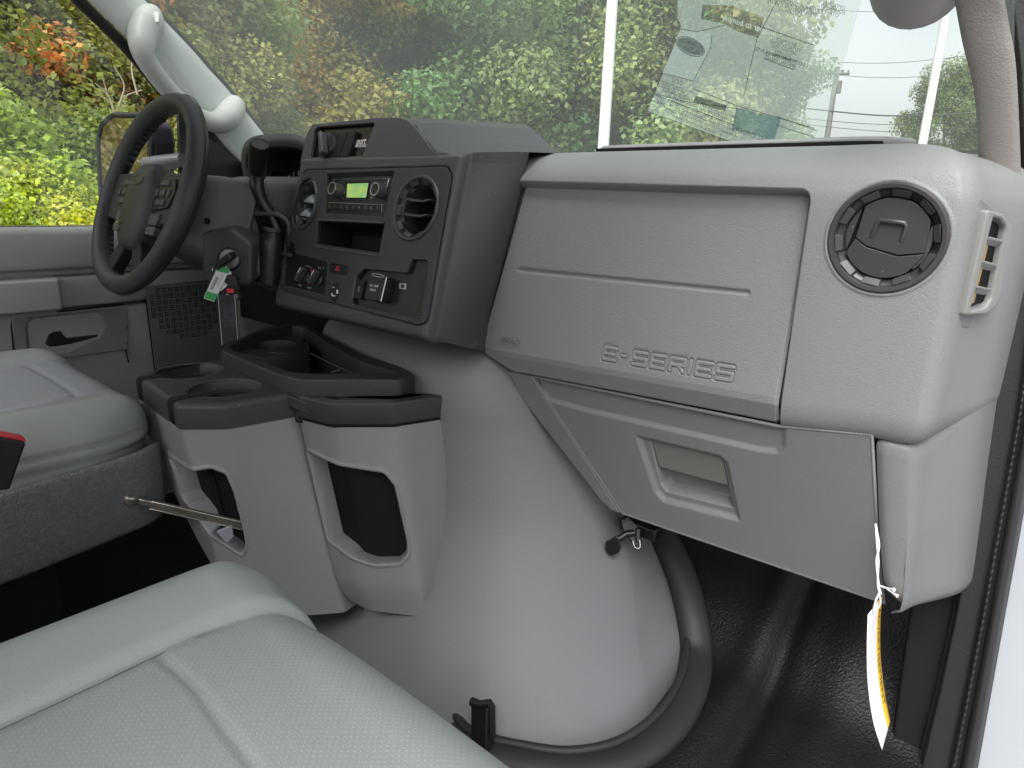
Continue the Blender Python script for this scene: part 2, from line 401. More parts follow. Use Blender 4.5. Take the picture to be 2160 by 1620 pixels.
bag = hf('airbag_panel', dens(0, 1, .012, [(u0, u1, .0013), (0, .02, .002), (.98, 1, .002)]), dens(0, 1, .012, [(.13, .28, .0025), (.44, .60, .005), (.92, 1, .004), (0, .15, .006)]), bag_base, G_BAG, dash, bag_H)
pf = Frame((0, .8000, .556), (1, 0, 0), (0, .0833, 1))
tx = pf.px(1077, 716); text('airbag_lettering', 'AIRBAG', pf, tx[0], tx[1] - .0, .0125, G_BAG, bag, h=.0022, ext=.0010, sx=.92, rot=-.03)

# --- round air vents
def vent(center, fr, R, closed, flaps_mat=VENTM, ang=0, louver=0):
    a, b = center
    prof = [(R * 1.0, -.014), (R * 1.0, .0015), (R * .965, .0035), (R * .90, .0030), (R * .875, .0005), (R * .865, -.006), (R * .755, -.0105), (R * .74, -.012), (R * .74, -.045)]
    ring = lathe('air_vent', prof, fr, a, b, VENTM, dash, n=64)
    for k in range(10):                                   # the ten finger blocks round the bowl
        t = ang + 2 * math.pi * k / 10; hw = .19; v = []
        for q, zz in ((R * .88, .0012), (R * .755, -.0035)):
            for s in (-hw, hw): v.append(fr.at(a + q * math.cos(t + s), b + q * math.sin(t + s), zz))
        for q, zz in ((R * .88, -.009), (R * .755, -.013)):
            for s in (-hw * 1.08, hw * 1.08): v.append(fr.at(a + q * math.cos(t + s), b + q * math.sin(t + s), zz))
        mesh('finger_block', v, [(0, 1, 3, 2), (4, 5, 7, 6), (0, 1, 5, 4), (2, 3, 7, 6), (0, 2, 6, 4), (1, 3, 7, 5)], VENTM, ring, bevel=.0008)
    if closed:
        r = R * .725; c = .1
        def disc(keepf, name):
            pts = [p for p in ell(0, 0, r, n=72)]
            pts = [p for p in pts if keepf(*p)]
            return pts
        # crease between upper and lower flap: a shallow V; side strips cut off left and right
        cre = [(-.74 * r, -.02 * r), (-.45 * r, -.22 * r), (.30 * r, -.40 * r), (.90 * r, -.30 * r)]
        cut = math.radians(-13)
        def side(x, y): return x * math.cos(cut) + y * math.sin(cut)
        lim0, lim1 = -.80 * r, .78 * r
        circ = ell(0, 0, r, n=120)
        inn = [p for p in circ if lim0 < side(*p) < lim1]
        up = [p for p in inn if p[1] > np.interp(p[0], [q[0] for q in cre], [q[1] for q in cre])]
        lo = [p for p in inn if p[1] < np.interp(p[0], [q[0] for q in cre], [q[1] for q in cre]) - .03 * r]
        up.sort(key=lambda p: math.atan2(p[1] + .15 * r, p[0]) % (2 * math.pi) if True else 0)
        up.sort(key=lambda p: (math.atan2(p[1] + .15 * r, p[0]) + math.pi * .5) % (2 * math.pi)); lo.sort(key=lambda p: (math.atan2(p[1] + .15 * r, p[0]) - math.pi * .5) % (2 * math.pi))
        up = up + [(c_[0], c_[1]) for c_ in cre[::1]]; lo = lo + [(c_[0], c_[1] - .035 * r) for c_ in cre[::-1]]
        F2 = Frame(fr.at(a, b, 0), fr.ex, fr.ey)
        def dome(name, loop, tilt):
            o = plate(name, F2, loop, [], .006, VENTM, ring, top=-.006, bevel=.0007)
            return o
        fu = dome('upper_flap', up, 0); dome('lower_flap', lo, 0)
        for sgn, nm in ((-1, 'flap_edge'), (1, 'flap_edge')):
            arc = [p for p in circ if (side(*p) < lim0 - .02 * r if sgn < 0 else side(*p) > lim1 + .02 * r)]
            arc.sort(key=lambda p: p[1]); plate(nm, F2, arc, [], .005, VENTM if sgn < 0 else CHARG, ring, top=-.0085)
        # raised thumb grip, an upside-down U
        tube('thumb_grip', [F2.at(-.36 * r, .02 * r, -.0075), F2.at(-.27 * r, .38 * r, -.0050), F2.at(-.20 * r, .44 * r, -.0045), F2.at(.34 * r, .39 * r, -.0045), F2.at(.40 * r, .32 * r, -.005), F2.at(.33 * r, -.06 * r, -.0078)], .0030, VENTM, fu, n=8, flat=1.0)
        plate('flap_backing', F2, ell(0, 0, R * .75, n=40), [], .002, PIT, ring, top=-.013)
    else:
        F2 = Frame(fr.at(a, b, 0), fr.ex, fr.ey); r = R * .69
        plate('vent_backing', F2, ell(0, 0, R * .72, n=32), [], .002, PIT, ring, top=-.042)
        if louver == 1:                                   # turned louvres seen on edge
            for k, (yy, tl) in enumerate(((.34, .55), (-.30, .5))):
                q = [(-.78 * r, yy * r), (-.3 * r, yy * r - .10 * r), (.5 * r, yy * r - .12 * r), (.86 * r, yy * r - .02 * r)]
                fl = []
                for (x_, y_) in q: fl.append(F2.at(x_, y_, .004))
                for (x_, y_) in q[::-1]: fl.append(F2.at(x_ * .95, y_ + .20 * r, -.034))
                prism('vent_slat', fl, F2.ey * .003, VENTM, ring, bevel=.001)
            prism('slat_link', [F2.at(-.8 * r, -.45 * r, .003), F2.at(-.62 * r, -.45 * r, .006), F2.at(-.62 * r, .45 * r, .006), F2.at(-.8 * r, .45 * r, .003)], F2.n * -.004, VENTM, ring, bevel=.001)
        else:                                             # flaps swung right open: two pale shells
            for k, (cx_, cy_, ry) in enumerate(((.10, .34, .50), (-.12, -.42, .52))):
                def shl(U, V, cx_=cx_, cy_=cy_, ry=ry):
                    th = (U - .5) * math.pi * .95; ph = V * math.pi * .5
                    x_ = cx_ * r + .62 * r * np.sin(th) * np.cos(ph * .9); y_ = cy_ * r + ry * r * (V - .45) * 1.1 ; h_ = -.012 + .018 * np.cos(th) * np.cos(ph * .75)
                    return F2.o + F2.ex * x_[..., None] + F2.ey * y_[..., None] + F2.n * h_[..., None]
                hf('open_flap', np.linspace(0, 1, 24), np.linspace(0, 1, 14), shl, VFLAP, ring, skirt=.0015)
    return ring
VFLAP = M('pale_blue_grey_flap', (.17, .19, .20), .32, None, .5)
vent(VC, D, .0575, True, ang=.16)

# --- centre stack surround
def ys(z): return .672 + .28 * (z - .6)
rowz = cr([(.563, .735), (.559, .70), (.561, .680), (.568, .6685), (.580, ys(.58)), (.62, ys(.62)), (.72, ys(.72)), (.80, ys(.80)), (.830, ys(.83)), (.8385, .7395), (.843, .748), (.8455, .765), (.8475, .80), (.850, .87), (.852, .95)], 8)
colx = [(-.292, .16, 0), (-.2915, .05, 0), (-.290, .018, 0), (-.286, .004, 0), (-.281, 0, 0)] + [(x, 0, 0) for x in np.linspace(-.278, .140, 120)] + [(.144, .0012, 0), (.1475, .005, 0), (.1495, .011, 0), (.151, .02, 0)]
def surr_base(U, V):
    z = np.interp(V, np.arange(len(rowz)), rowz[:, 0]); y = np.interp(V, np.arange(len(rowz)), rowz[:, 1])
    n1 = len(colx) - 1
    x = np.interp(U, np.arange(n1 + 1), [c[0] for c in colx]); dy = np.interp(U, np.arange(n1 + 1), [c[1] for c in colx])
    f = np.clip((U - n1) / 20., 0, 1)
    xr = .1335 + .276 * (z - .533) ; xe = x + (xr - .151) * f + .010 * np.sin(np.pi * f) ** .8 * (f < 1)
    yb = np.minimum(y, np.where(z > .57, ys(np.minimum(z, .83)), y)) + .02
    ye = np.maximum(y, np.minimum(yb, .78) + (.812 - np.minimum(yb, .78)) * f)
    y2 = np.where(f > 0, ye, np.maximum(y, y * 0 + y) + dy)
    low = 1 - sstep(.56, .75, z)
    z2 = z - .034 * f * (1 - sstep(.56, .60, z)) + 0 * low
    return np.stack([xe, y2, z2], -1)
bez_px = [(640, 358), (944, 350), (954, 372), (900, 680), (883, 687), (591, 612), (588, 600), (600, 505)]
bez = rp(S.pxs(bez_px), [.02, .014, .014, .010, .010, .008, .008, .06], 8)
def surr_d(U, V):
    Q = surr_base(U, V); q = Q - S.o; return poly_d(q @ S.ex, q @ S.ey, bez), np.abs(q @ S.n)
def surr_H(U, V):
    d, hh = surr_d(U, V); return -.004 * (1 - sstep(-.0002, .0012, d)) * (hh < .01)
def surr_keep(U, V):
    d, hh = surr_d(U, V); return ~((d < -.004) & (hh < .02))
nU = len(colx) - 1 + 20
hf('stack_surround', np.arange(0, nU + .01, .5), np.arange(0, len(rowz) - 1 + .01, .5), surr_base, CHAR, dash, surr_H, keep=surr_keep)
# soft bead where charcoal meets grey
tube('surround_bead', cr([P(1089, 380, y=.812), P(1062, 520, y=.809), P(1035, 640, y=.806), P(1011, 735, y=.801)], 10), .0028, CHARG, dash, n=8)

# --- bezel with its openings
cv1 = S.px(877, 439); cv0 = S.px(643, 431); RV = .053
rad_h = S.pxs([(690, 366), (832, 361), (809.5, 456), (687, 449)])
cub_h = S.pxs([(672, 467), (811, 473), (800, 533), (667, 514)])
clim_h = rp(S.pxs([(601, 510), (620, 514), (624, 536), (690, 553), (686, 622), (660, 617), (597, 600)]), .003, 3)
outl_h = rp(S.pxs([(870, 547), (905, 549), (888, 670), (745, 641), (743, 628), (753, 583), (768, 567), (858, 576)]), [.003, .008, .004, .004, .006, .01, .01, .004], 4)
bezel = plate('stack_bezel', S, [tuple(np.array(p)) for p in rp(S.pxs([(641.5, 360), (942.5, 352), (952, 373), (898.5, 678.5), (882, 685), (592, 610), (589.7, 600), (601.3, 506)]), [.02, .014, .014, .010, .010, .008, .008, .06], 8)],
              [ell(*cv1, RV * .99, n=56), ell(*cv0, .0415, .0485, n=56), rad_h, cub_h, clim_h, outl_h], .007, CHAR2, dash, top=.0006, bevel=.0009)
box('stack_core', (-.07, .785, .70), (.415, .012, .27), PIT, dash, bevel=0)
vent(cv1, S, RV, False, ang=.1, louver=1)
S2 = Frame(S.at(*cv0, -.004), S.ex * math.cos(.2) + S.n * math.sin(.2), S.ey)
vent((0, 0), S2, .0475, False, ang=.3, louver=2)
# sloped brow over the radio, raised lips of the openings
prism('radio_brow', [S.at(*S.px(689, 365), -.001), S.at(*S.px(833, 360), -.001), S.at(*S.px(827, 371), -.012), S.at(*S.px(697, 376), -.012)], S.n * -.002, CHAR2, dash, bevel=0)
lipp = [S.px(672, 460), S.px(812, 467), S.px(812, 474), S.px(672, 467)]
prism('cubby_brow', [S.at(*lipp[0], .0), S.at(*lipp[1], .0), S.at(*lipp[2], .009), S.at(*lipp[3], .009)], S.n * -.004, CHAR, dash, bevel=.001)
# --- radio
RF = S.up(-.005)
rq = RF.pxs([(698, 374), (828.5, 370), (808.5, 456), (687, 449)])
radio = plate('radio', RF, rp(rq, .003, 3), [], .006, BLK, dash, top=0, bevel=.0006)
def knob(u, v, r, hgt, name='knob', par=None, fr=RF):
    a, b = fr.px(u, v, hgt)
    k = lathe(name, [(r * 1.05, 0), (r * 1.02, hgt * .25), (r, hgt * .85), (r * .93, hgt)], fr, a, b, CHARG, par, n=36)
    lathe('chrome_ring', [(r * .95, hgt - .0005), (r * .95, hgt + .0012), (r * .80, hgt + .0012), (r * .78, hgt - .001)], fr, a, b, SILV, k, n=36)
    lathe('knob_cap', [(r * .80, hgt - .001), (r * .78, hgt + .0002), (r * .5, hgt - .0004), (.0001, hgt - .0006)], fr, a, b, BLK, k, n=30)
knob(700, 397, .0118, .017, par=radio); knob(791, 399, .0118, .017, par=radio)
LCD = bpy.data.materials.new('green_radio_screen'); LCD.use_nodes = True
_n = LCD.node_tree.nodes; _l = LCD.node_tree.links; _b = _n['Principled BSDF']; _b.inputs['Base Color'].default_value = (.10, .14, .05, 1); _b.inputs['Roughness'].default_value = .15
_t = _n.new('ShaderNodeTexCoord'); _no = _n.new('ShaderNodeTexNoise'); _no.inputs['Scale'].default_value = 70; _l.new(_t.outputs['Object'], _no.inputs['Vector'])
_cr = _n.new('ShaderNodeValToRGB'); _cr.color_ramp.elements[0].position = .38; _cr.color_ramp.elements[0].color = (.16, .36, .16, 1); _cr.color_ramp.elements[1].position = .62; _cr.color_ramp.elements[1].color = (.30, .42, .09, 1)
_l.new(_no.outputs[0], _cr.inputs[0]); _l.new(_cr.outputs[0], _b.inputs['Emission Color']); _b.inputs['Emission Strength'].default_value = .34
plate('screen', RF, RF.pxs([(733.5, 388), (778, 386.5), (772.5, 417.5), (732, 417)]), [], .001, LCD, radio, top=.0012)
tube('screen_frame', [RF.at(*RF.px(u, v), .0008) for u, v in ((731.5, 386.5), (780, 384.5), (774, 419), (730, 418.5))], .0016, BLKM, radio, n=6, closed=True)
def wire(name, fr, pts, r, mat, par, h=.0006):
    return tube(name, [fr.at(*fr.px(u, v), h) for u, v in pts], r, mat, par, n=6)
wire('trim_line', RF, [(703, 380), (821, 377), (816, 398)], .0006, SILV, radio)
wire('trim_line', RF, [(712, 401), (724, 402)], .0005, SILV, radio); wire('trim_line', RF, [(714, 404), (722, 417), (726, 421), (774, 421)], .0007, SILV, radio)
wire('trim_line', RF, [(688, 427), (808, 432)], .0004, GREYP, radio); wire('trim_line', RF, [(806, 432), (805, 448)], .0006, GREYP, radio)
bt = [(690, 428, 440), ]
for k in range(9):
    u_ = 689.6 + k * 12.75; v_ = 429 + k * .55
    q = RF.pxs([(u_, v_), (u_ + 11.9, v_ + .5), (u_ + 11.4, v_ + 13.8), (u_ - .4, v_ + 12.6)])
    bt_ = plate('radio_button', RF, rp(q, .001, 2), [], .002, BLK, radio, top=.0016, bevel=.0004)
    s_ = ['<', '=', '1', '2', '3', '4', '5', '6', '*'][k]; c_ = RF.px(u_ + 5.7, v_ + 6.5)
    text('lettering', s_, RF, c_[0], c_[1], .0062, GREYP, bt_, h=.0018, ext=.0001)
for u_, v_, s_ in ((718, 386, '*'), (812, 386, '>I'), (696, 416, 'L'), (713, 415, 'n'), (783, 418, 'AM'), (804, 419, 'SEL'), (727, 399, 'o'), (726, 406, 'CD')):
    c_ = RF.px(u_, v_); text('lettering', s_, RF, c_[0], c_[1], .0055, GREYP, radio, h=.0004, ext=.0001)
# --- open cubby below the radio
cub = [S.px(672, 467), S.px(811, 473), S.px(800, 533), S.px(667, 514)]
bk = [S.at(q[0] * .985 - .001, q[1] + .002, -.075) for q in cub]; fr_ = [S.at(*q, -.006) for q in cub]
mesh('storage_cubby', fr_ + bk, [(0, 1, 5, 4), (1, 2, 6, 5), (2, 3, 7, 6), (3, 0, 4, 7), (4, 5, 6, 7)], BLKM, dash)
wire('cubby_divider', S, [(768, 502), (765, 522)], .0006, GREYP, dash, h=-.045)
wire('cubby_lip', S, [(664, 520), (800, 541)], .0018, CHAR, dash, h=.0010)
# --- climate panel, hazard button, vent knob, outlet
CF = S.up(-.006)
clim = plate('climate_panel', CF, CF.pxs([(594, 505), (696, 548), (692, 628), (590, 606)]), [], .002, BLK, dash)
def dial(u, v, r):
    a, b = CF.px(u, v)
    k = lathe('dial', [(r, 0), (r * .98, .004), (r * .55, .006), (.0001, .006)], CF, a, b, BLK, clim, n=30)
    fr2 = Frame(CF.at(a, b, .006), CF.ex * math.cos(.5) - CF.ey * math.sin(.5), CF.ey)
    fbox('dial_grip', fr2, -r * .28, r * .28, -r * .95, r * .95, 0, .013, CHARG, k, bevel=.0015)
    fbox('pointer', fr2, -r * .05, r * .05, r * .2, r * .9, .013, .0134, WHITE, k, bevel=0)
    return a, b
a_, b_ = dial(646, 582, .0145); dial(674, 588, .0145)
tube('warm_scale', [CF.at(a_ + .0185 * math.cos(t), b_ + .0185 * math.sin(t), .0006) for t in np.linspace(-1.1, 1.1, 18)], .0006, RED, clim, n=6)
tube('cold_scale', [CF.at(a_ + .0185 * math.cos(t), b_ + .0185 * math.sin(t), .0006) for t in np.linspace(1.15, 2.0, 8)], .0006, GREYP, clim, n=6)
for u_, v_, s_ in ((606, 563, '*'), (633, 602, 'COOL'), (652, 607, 'WARM'), (674, 565, 'MAX'), (683, 565, 'AC'), (633, 585, '-')):
    c_ = CF.px(u_, v_); text('lettering', s_, CF, c_[0], c_[1], .0045, GREYP, clim, h=.0004, ext=.0001)
wire('slider_lever', CF, [(602, 537), (622, 541)], .0035, CHARG, clim, h=.008)
wire('window_lip', S, [(598, 603), (684, 623)], .0014, CHARG, dash, h=.0004)
wire('window_lip', S, [(749, 644), (885, 672)], .0014, CHARG, dash, h=.0004)
wire('window_lip', S, [(752, 584), (744, 630)], .0022, CHARG, dash, h=.0004)
hz = plate('hazard_button', S, rp(S.pxs([(700, 554), (738, 559), (731, 580.5), (697, 575.5)]), .002, 3), [], .006, BLK, dash, top=.0025, bevel=.0007)
tri = S.pxs([(715, 561), (709.5, 571), (719, 572)]); plate('hazard_triangle', S, tri, [S.pxs([(714.8, 564), (711.8, 569.6), (717.2, 570.2)])], .0006, RED, hz, top=.0030)
oc = S.px(708, 616); kn = plate('socket_cap', S, ell(*oc, .0125, .0165, n=32), [], .006, BLK, dash, top=.0035, bevel=.001)
tube('cap_rim', [S.at(*p, .0008) for p in ell(*oc, .0135, .0177, n=32)], .0009, CHARG, kn, n=6, closed=True)
for u_, v_, w_, h_ in ((707, 607, 5, 1.5), (704, 622, 2, 6), (708, 625, 6, 2), (715, 616, 3, 8)):
    plate('cap_print', S, S.pxs([(u_ - w_ / 2, v_ - h_ / 2), (u_ + w_ / 2, v_ - h_ / 2), (u_ + w_ / 2, v_ + h_ / 2), (u_ - w_ / 2, v_ + h_ / 2)]), [], .0003, WHITE, kn, top=.0038)
OF = S.up(-.007)
outp = plate('outlet_panel', OF, OF.pxs([(868, 543), (910, 545), (892, 675), (740, 645), (738, 600), (760, 560)]), [], .002, BLK, dash)
sc_ = OF.pxs([(752, 590), (776, 592), (768, 633), (746, 629)]); so_ = plate('socket_cover', OF, rp(sc_, .003, 3), [], .008, BLKM, outp, top=.007, bevel=.001)
c_ = OF.px(757, 611, .007); text('lettering', '12V', OF, c_[0], c_[1], .007, GREYP, so_, h=.0072, ext=.0001, rot=math.pi / 2)
oq = OF.pxs([(777, 582), (817, 584), (805, 636), (767, 631)], .018)
ac = plate('outlet_cover', OF, rp(oq, .004, 4), [], .022, BLK, outp, top=.018, bevel=.0012)
for u_, v_, s_ in ((789, 603, 'AC 110V'), (786, 612, '150 W')):
    c_ = OF.px(u_, v_, .018); text('lettering', s_, OF, c_[0], c_[1], .0058, WHITE, ac, h=.0182, ext=.0001, shear=.15)
tube('cover_catch', [OF.at(*p, .0185) for p in ell(*OF.px(798, 581, .018), .016, .0022, n=24, rot=-.03)], .0008, SILV, ac, n=6, closed=True)
tube('cover_edge', [OF.at(*OF.px(816, 585, .018), .0185), OF.at(*OF.px(804, 636, .018), .0185)], .0009, SILV, ac, n=6)
us = OF.pxs([(843, 597.5), (857.5, 598.5), (856.5, 611), (842.5, 609)])
usb = plate('usb_port', OF, rp(us, .0012, 2), [rp(OF.pxs([(846, 600), (855, 601), (854.5, 608.5), (845.5, 607)]), .0006, 2)], .002, SILV, outp, top=.0015, bevel=.0003)
# --- switch panel hump on top of the stack
HP = Frame((0, .744, .838), (1, 0, 0), (0, .27, .963))
def hump(U, V):
    # U runs across from the left side over to the right foot, V runs rear to front
    y = .744 + .27 * V
    xs = [-.292, -.288, -.275, -.05, -.005, .020, .045, .085, .115]
    zs_r = [.835, .875, .901, .905, .9035, .895, .875, .852, .843]
    t = np.array([0, .4, 1, 3, 3.5, 3.8, 4.3, 5.1, 5.7])
    x = np.interp(U, t, xs); z = np.interp(U, t, zs_r)
    top = (z - .838) / .067
    z = .838 + (z - .838) * (1 + .22 * V) * (1 - .0 * V)
    y2 = y + .024 * top * (V < 1e9)
    x = x + .10 * V * (x > -.02) * top * .2 + .09 * V * np.clip((x + .05) / .1, 0, 1) * (1 - top) * .6
    r = 1 - np.exp(-V * 22); z = .838 + (z - .838) * (.90 + .10 * r)
    return np.stack([x, y2, z], -1)
hu = cr([[0], [.4], [1], [3], [3.5], [3.8], [4.3], [5.1], [5.7]], 10)[:, 0]
hf('switch_hump', hu, np.concatenate([[0, .005, .015, .03, .06], np.linspace(.1, 1, 20)]), hump, CHARG, dash)
hp_out = [(-.290, -.006), (-.286, .050), (-.272, .0675), (-.08, .0700), (-.02, .0675), (.004, .062), (.030, .048), (.070, .018), (.104, -.002)]
swh = rp([(-.259, .004), (-.262, .054), (-.254, .0612), (-.080, .0612), (-.098, .004)], [.003, .004, .008, .004, .004], 3)
plate('hump_face', HP, rp(hp_out, [0, .004, .006, .03, .02, .02, .02, .01, 0], 4), [swh], .008, CHAR, dash, top=.003, bevel=.0015)
SWF = HP.up(-.006)
swp = plate('switch_panel', SWF, SWF.pxs([(648, 348), (660, 262), (803, 250), (775, 340)]), [], .002, GLOSS, dash)
for k in range(3):
    x0_, x1_ = 687 + k * 18.5, 704 + k * 18.5
    q = SWF.pxs([(x0_ + 10, 281 - k * 1.6), (x1_ + 10, 279.5 - k * 1.6), (x1_ - 8, 331 - k * .6), (x0_ - 8, 332 - k * .6)], .008)
    plate('rocker_switch', SWF, rp(q, .0012, 2), [], .008, BLKM, swp, top=.008, bevel=.0009)
kf = SWF.px(682, 302, .02)
kd = lathe('headlamp_knob', [(.024, 0), (.024, .007), (.021, .0135), (.018, .015), (.0001, .0155)], SWF, kf[0], kf[1], BLK, swp, n=36)
KG = Frame(SWF.at(kf[0], kf[1], .014), SWF.ex * math.cos(.45) + SWF.ey * math.sin(.45), SWF.ey)
prism('knob_grip', [KG.at(*p, 0) for p in rp([(-.0055, -.022), (.0055, -.022), (.0045, .022), (-.0045, .022)], .004, 3)], KG.n * .014, CHARG, kd, bevel=.002)
c_ = SWF.px(752, 300); text('lettering', 'Rockport', SWF, c_[0], c_[1] + .001, .019, WHITE, swp, h=.0003, ext=.0001, sx=.72, shear=.25)
c_ = SWF.px(759, 308.5); text('lettering', 'COMMERCIAL VEHICLES', SWF, c_[0], c_[1], .0060, WHITE, swp, h=.0003, ext=.0001, sx=.66, shear=.25)
for u_, v_ in ((789, 272), (660, 340), (765, 337)):
    c_ = SWF.px(u_, v_); lathe('screw', [(.0018, 0), (.0012, .0009), (.0001, .001)], SWF, c_[0], c_[1], SILV, swp, n=10)
# --- dash top running forward under the glass
def dtop(U, V):
    x = U; y = .90 + .26 * V; z = .8535 + .006 * np.sin(V * 3) - .0 * x
    return np.stack([x, y + 0 * x, z + 0 * x], -1)
hf('dash_top', np.linspace(-.84, .69, 80), np.linspace(0, 1, 12), dtop, [CHARG, G_DASH], dash, mi=lambda U, V: (U > .26).astype(int))
slab = [(.262, .938, .8525), (.30, .930, .8525), (.640, .930, .8535), (.675, .942, .8535), (.70, .985, .8535), (.262, .99, .8525)]
prism('defrost_ledge', slab, (0, 0, .0125), M('pale_dash_ledge', (.24, .24, .24), .5, (500, .0003)), dash, bevel=.004)
prism('defrost_gap', [(.262, .9262, .853), (.640, .9262, .853), (.672, .938, .853), (.672, .95, .853), (.262, .95, .853)], (0, 0, .0072), PIT, dash, bevel=.001)

# --- glovebox door and the pieces beside and below it
GB = Frame((.5, .812, .522), (1, 0, 0), (0, -.048, .19))
def gq(pts): return GB.pxs(pts)
door_px = [(1128, 796), (1640, 900), (1838, 918), (1851, 1145), (1866, 1272), (1312, 1083), (1160, 850), (1150, 838)]
dpoly = gq(door_px)
step_line = gq([(1155, 846), (1230, 868), (1600, 953), (1640, 956), (1655, 945), (1657, 915)])
step_reg = gq([(1100, 770), (1155, 846), (1230, 868), (1600, 953), (1640, 957), (1655, 945), (1660, 880)])
bz_o = rp(gq([(1335, 914), (1518, 958), (1538, 975), (1566, 1105), (1398, 1062), (1378, 1040)]), .008, 5)
bz_i = rp(gq([(1366, 930), (1520, 966), (1545, 1078), (1400, 1042), (1388, 1025)]), .005, 5)
def gb_base(U, V): return GB.o + GB.ex * U[..., None] + GB.ey * V[..., None]
def gb_H(U, V):
    d = poly_d(U, V, step_reg); h = -.005 * (1 - sstep(-.007, .0015, d))
    do = poly_d(U, V, bz_o); di = poly_d(U, V, bz_i)
    h += -.006 * (1 - sstep(-.011, .0, do)) * (di > -.1)
    h += -.022 * (1 - sstep(-.0055, .0, di))
    return h
gx = [p[0] for p in dpoly]; gy = [p[1] for p in dpoly]
gbo = hf('glovebox_door', snap=dpoly, us=dens(min(gx) - .001, max(gx) + .001, .003, [(min(p[0] for p in bz_o) - .004, max(p[0] for p in bz_o) + .004, .0015)]), vs=dens(min(gy) - .001, max(gy) + .001, .003, [(min(p[1] for p in bz_o), max(gy), .0015)]), base=gb_base, mat=G_LOW, parent=dash, H=gb_H, keep=lambda U, V: poly_d(U, V, dpoly) < .0)
tube('door_edge', [GB.at(a, b, -.0016) for a, b in dpoly], .0026, G_LOW, gbo, n=8, closed=True, up=GB.n)
hq = gq([(1369, 933), (1517, 967), (1530, 1030), (1385, 990)])
plate('latch_handle', GB, rp(hq, .0015, 3), [], .006, M('smooth_grey_handle', (.165, .165, .155), .38, None), gbo, top=-.0075, bevel=.0012)
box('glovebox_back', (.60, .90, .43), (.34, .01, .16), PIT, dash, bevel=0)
# trim strip left of the door, following the engine cover
st = gq([(1070, 783), (1124, 794), (1148, 838), (1158, 850), (1309, 1083), (1290, 1076), (1270, 1058), (1105, 846), (1100, 836)])
plate('side_trim', GB, rp(st, .002, 2), [], .03, G_LOW, dash, top=.001, bevel=.0022)
# right-hand lower end panel, wrapped round the corner
pth2 = cr([(.7485, .80), (.765, .80), (.786, .806), (.797, .823), (.803, .85), (.815, .90), (.828, .95), (.838, 1.0)], 10)
pl2 = np.concatenate([[0], np.cumsum(np.hypot(*np.diff(pth2, axis=0).T))]); pt2 = np.gradient(pth2, axis=0); pt2 /= np.linalg.norm(pt2, axis=1, keepdims=True)
prof2 = [(0, .045, .322), (.1, .030, .330), (.2, .024, .345), (.5, .017, .43), (.9, .012, .518), (.97, .014, .528), (1.0, .03, .534)]
le_e = [GB.at(*GB.px(u, v)) for u, v in ((1876, 1278), (1859, 1145), (1845, 943))]; le_x, le_z = [p[0] for p in le_e], [p[2] for p in le_e]
def le_base(U, V):
    x = np.interp(U, pl2, pth2[:, 0]); y = np.interp(U, pl2, pth2[:, 1]); tx_ = np.interp(U, pl2, pt2[:, 0]); ty_ = np.interp(U, pl2, pt2[:, 1])
    o = interp(prof2, V, 1); z = interp(prof2, V, 2)
    z = z - .022 * sstep(0, .06, U) * (1 - V) + .05 * sstep(.06, .20, U) * sstep(.5, 1, V)
    k = sstep(.05, .2, U); o = o * (1 - .6 * k); dy = (1 - V) * .05
    x = x + (np.interp(z, le_z, le_x) - .7485 - (1 - V) * .036) * (1 - sstep(0, .06, U))
    sl = (1 - V) * .045 * (1 - .0 * k)
    return np.stack([x - ty_ * o + sl * .8, y + tx_ * o + dy * .4, z], -1)
hf('lower_end_panel', np.linspace(0, pl2[-1], 50), dens(0, 1, .03), le_base, G_LOW, dash, H=lambda U, V: -.004 * (1 - sstep(0, .004, U)))
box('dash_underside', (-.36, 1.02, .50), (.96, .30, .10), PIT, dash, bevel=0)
# --- slim demist vent on the dash end
EV = EC.up(.010)
vb = rp(EV.pxs([(2085, 414), (2103, 432), (2132, 455), (2122, 560), (2062, 694), (2019, 690)]), .006, 3)
sv = plate('side_vent', EV, rp(EV.pxs([(2086, 442), (2116, 450), (2139, 480), (2108, 642), (2080, 664), (2036, 666)]), [.004, .01, .014, .016, .012, .004], 6), [rp(EV.pxs([(2096, 458), (2112, 462), (2124, 479), (2092, 636), (2078, 650), (2048, 655)]), [.002, .008, .01, .012, .01, .002], 5)], .012, M('pale_vent_frame', (.215, .217, .21), .45), dash, top=.0, bevel=.0025)
plate('vent_base', EV, vb, [], .004, G_LOW, sv, top=-.0075, bevel=.0012)
plate('vent_duct', EV, rp(EV.pxs([(2096, 458), (2124, 476), (2092, 637), (2048, 655)]), .003, 3), [], .001, PIT, sv, top=-.0068)
plate('foam_strip', EV, EV.pxs([(2085, 505), (2096, 520), (2066, 640), (2050, 645)]), [], .0015, M('tan_foam', (.30, .22, .10), .9), sv, top=-.005)
for (ua, va, ub, vb_) in ((2088, 503, 2119, 511), (2074, 553, 2106, 562), (2059, 606, 2093, 613)):
    A = EV.px(ua, va); B = EV.px(ub, vb_)
    prism('louver', [EV.at(*A, -.0008), EV.at(*B, -.0008), EV.at(B[0], B[1] - .006, -.0065), EV.at(A[0], A[1] - .006, -.0065)], EV.ey * .0022, M('pale_louver', (.22, .22, .215), .45), sv, bevel=.0006)
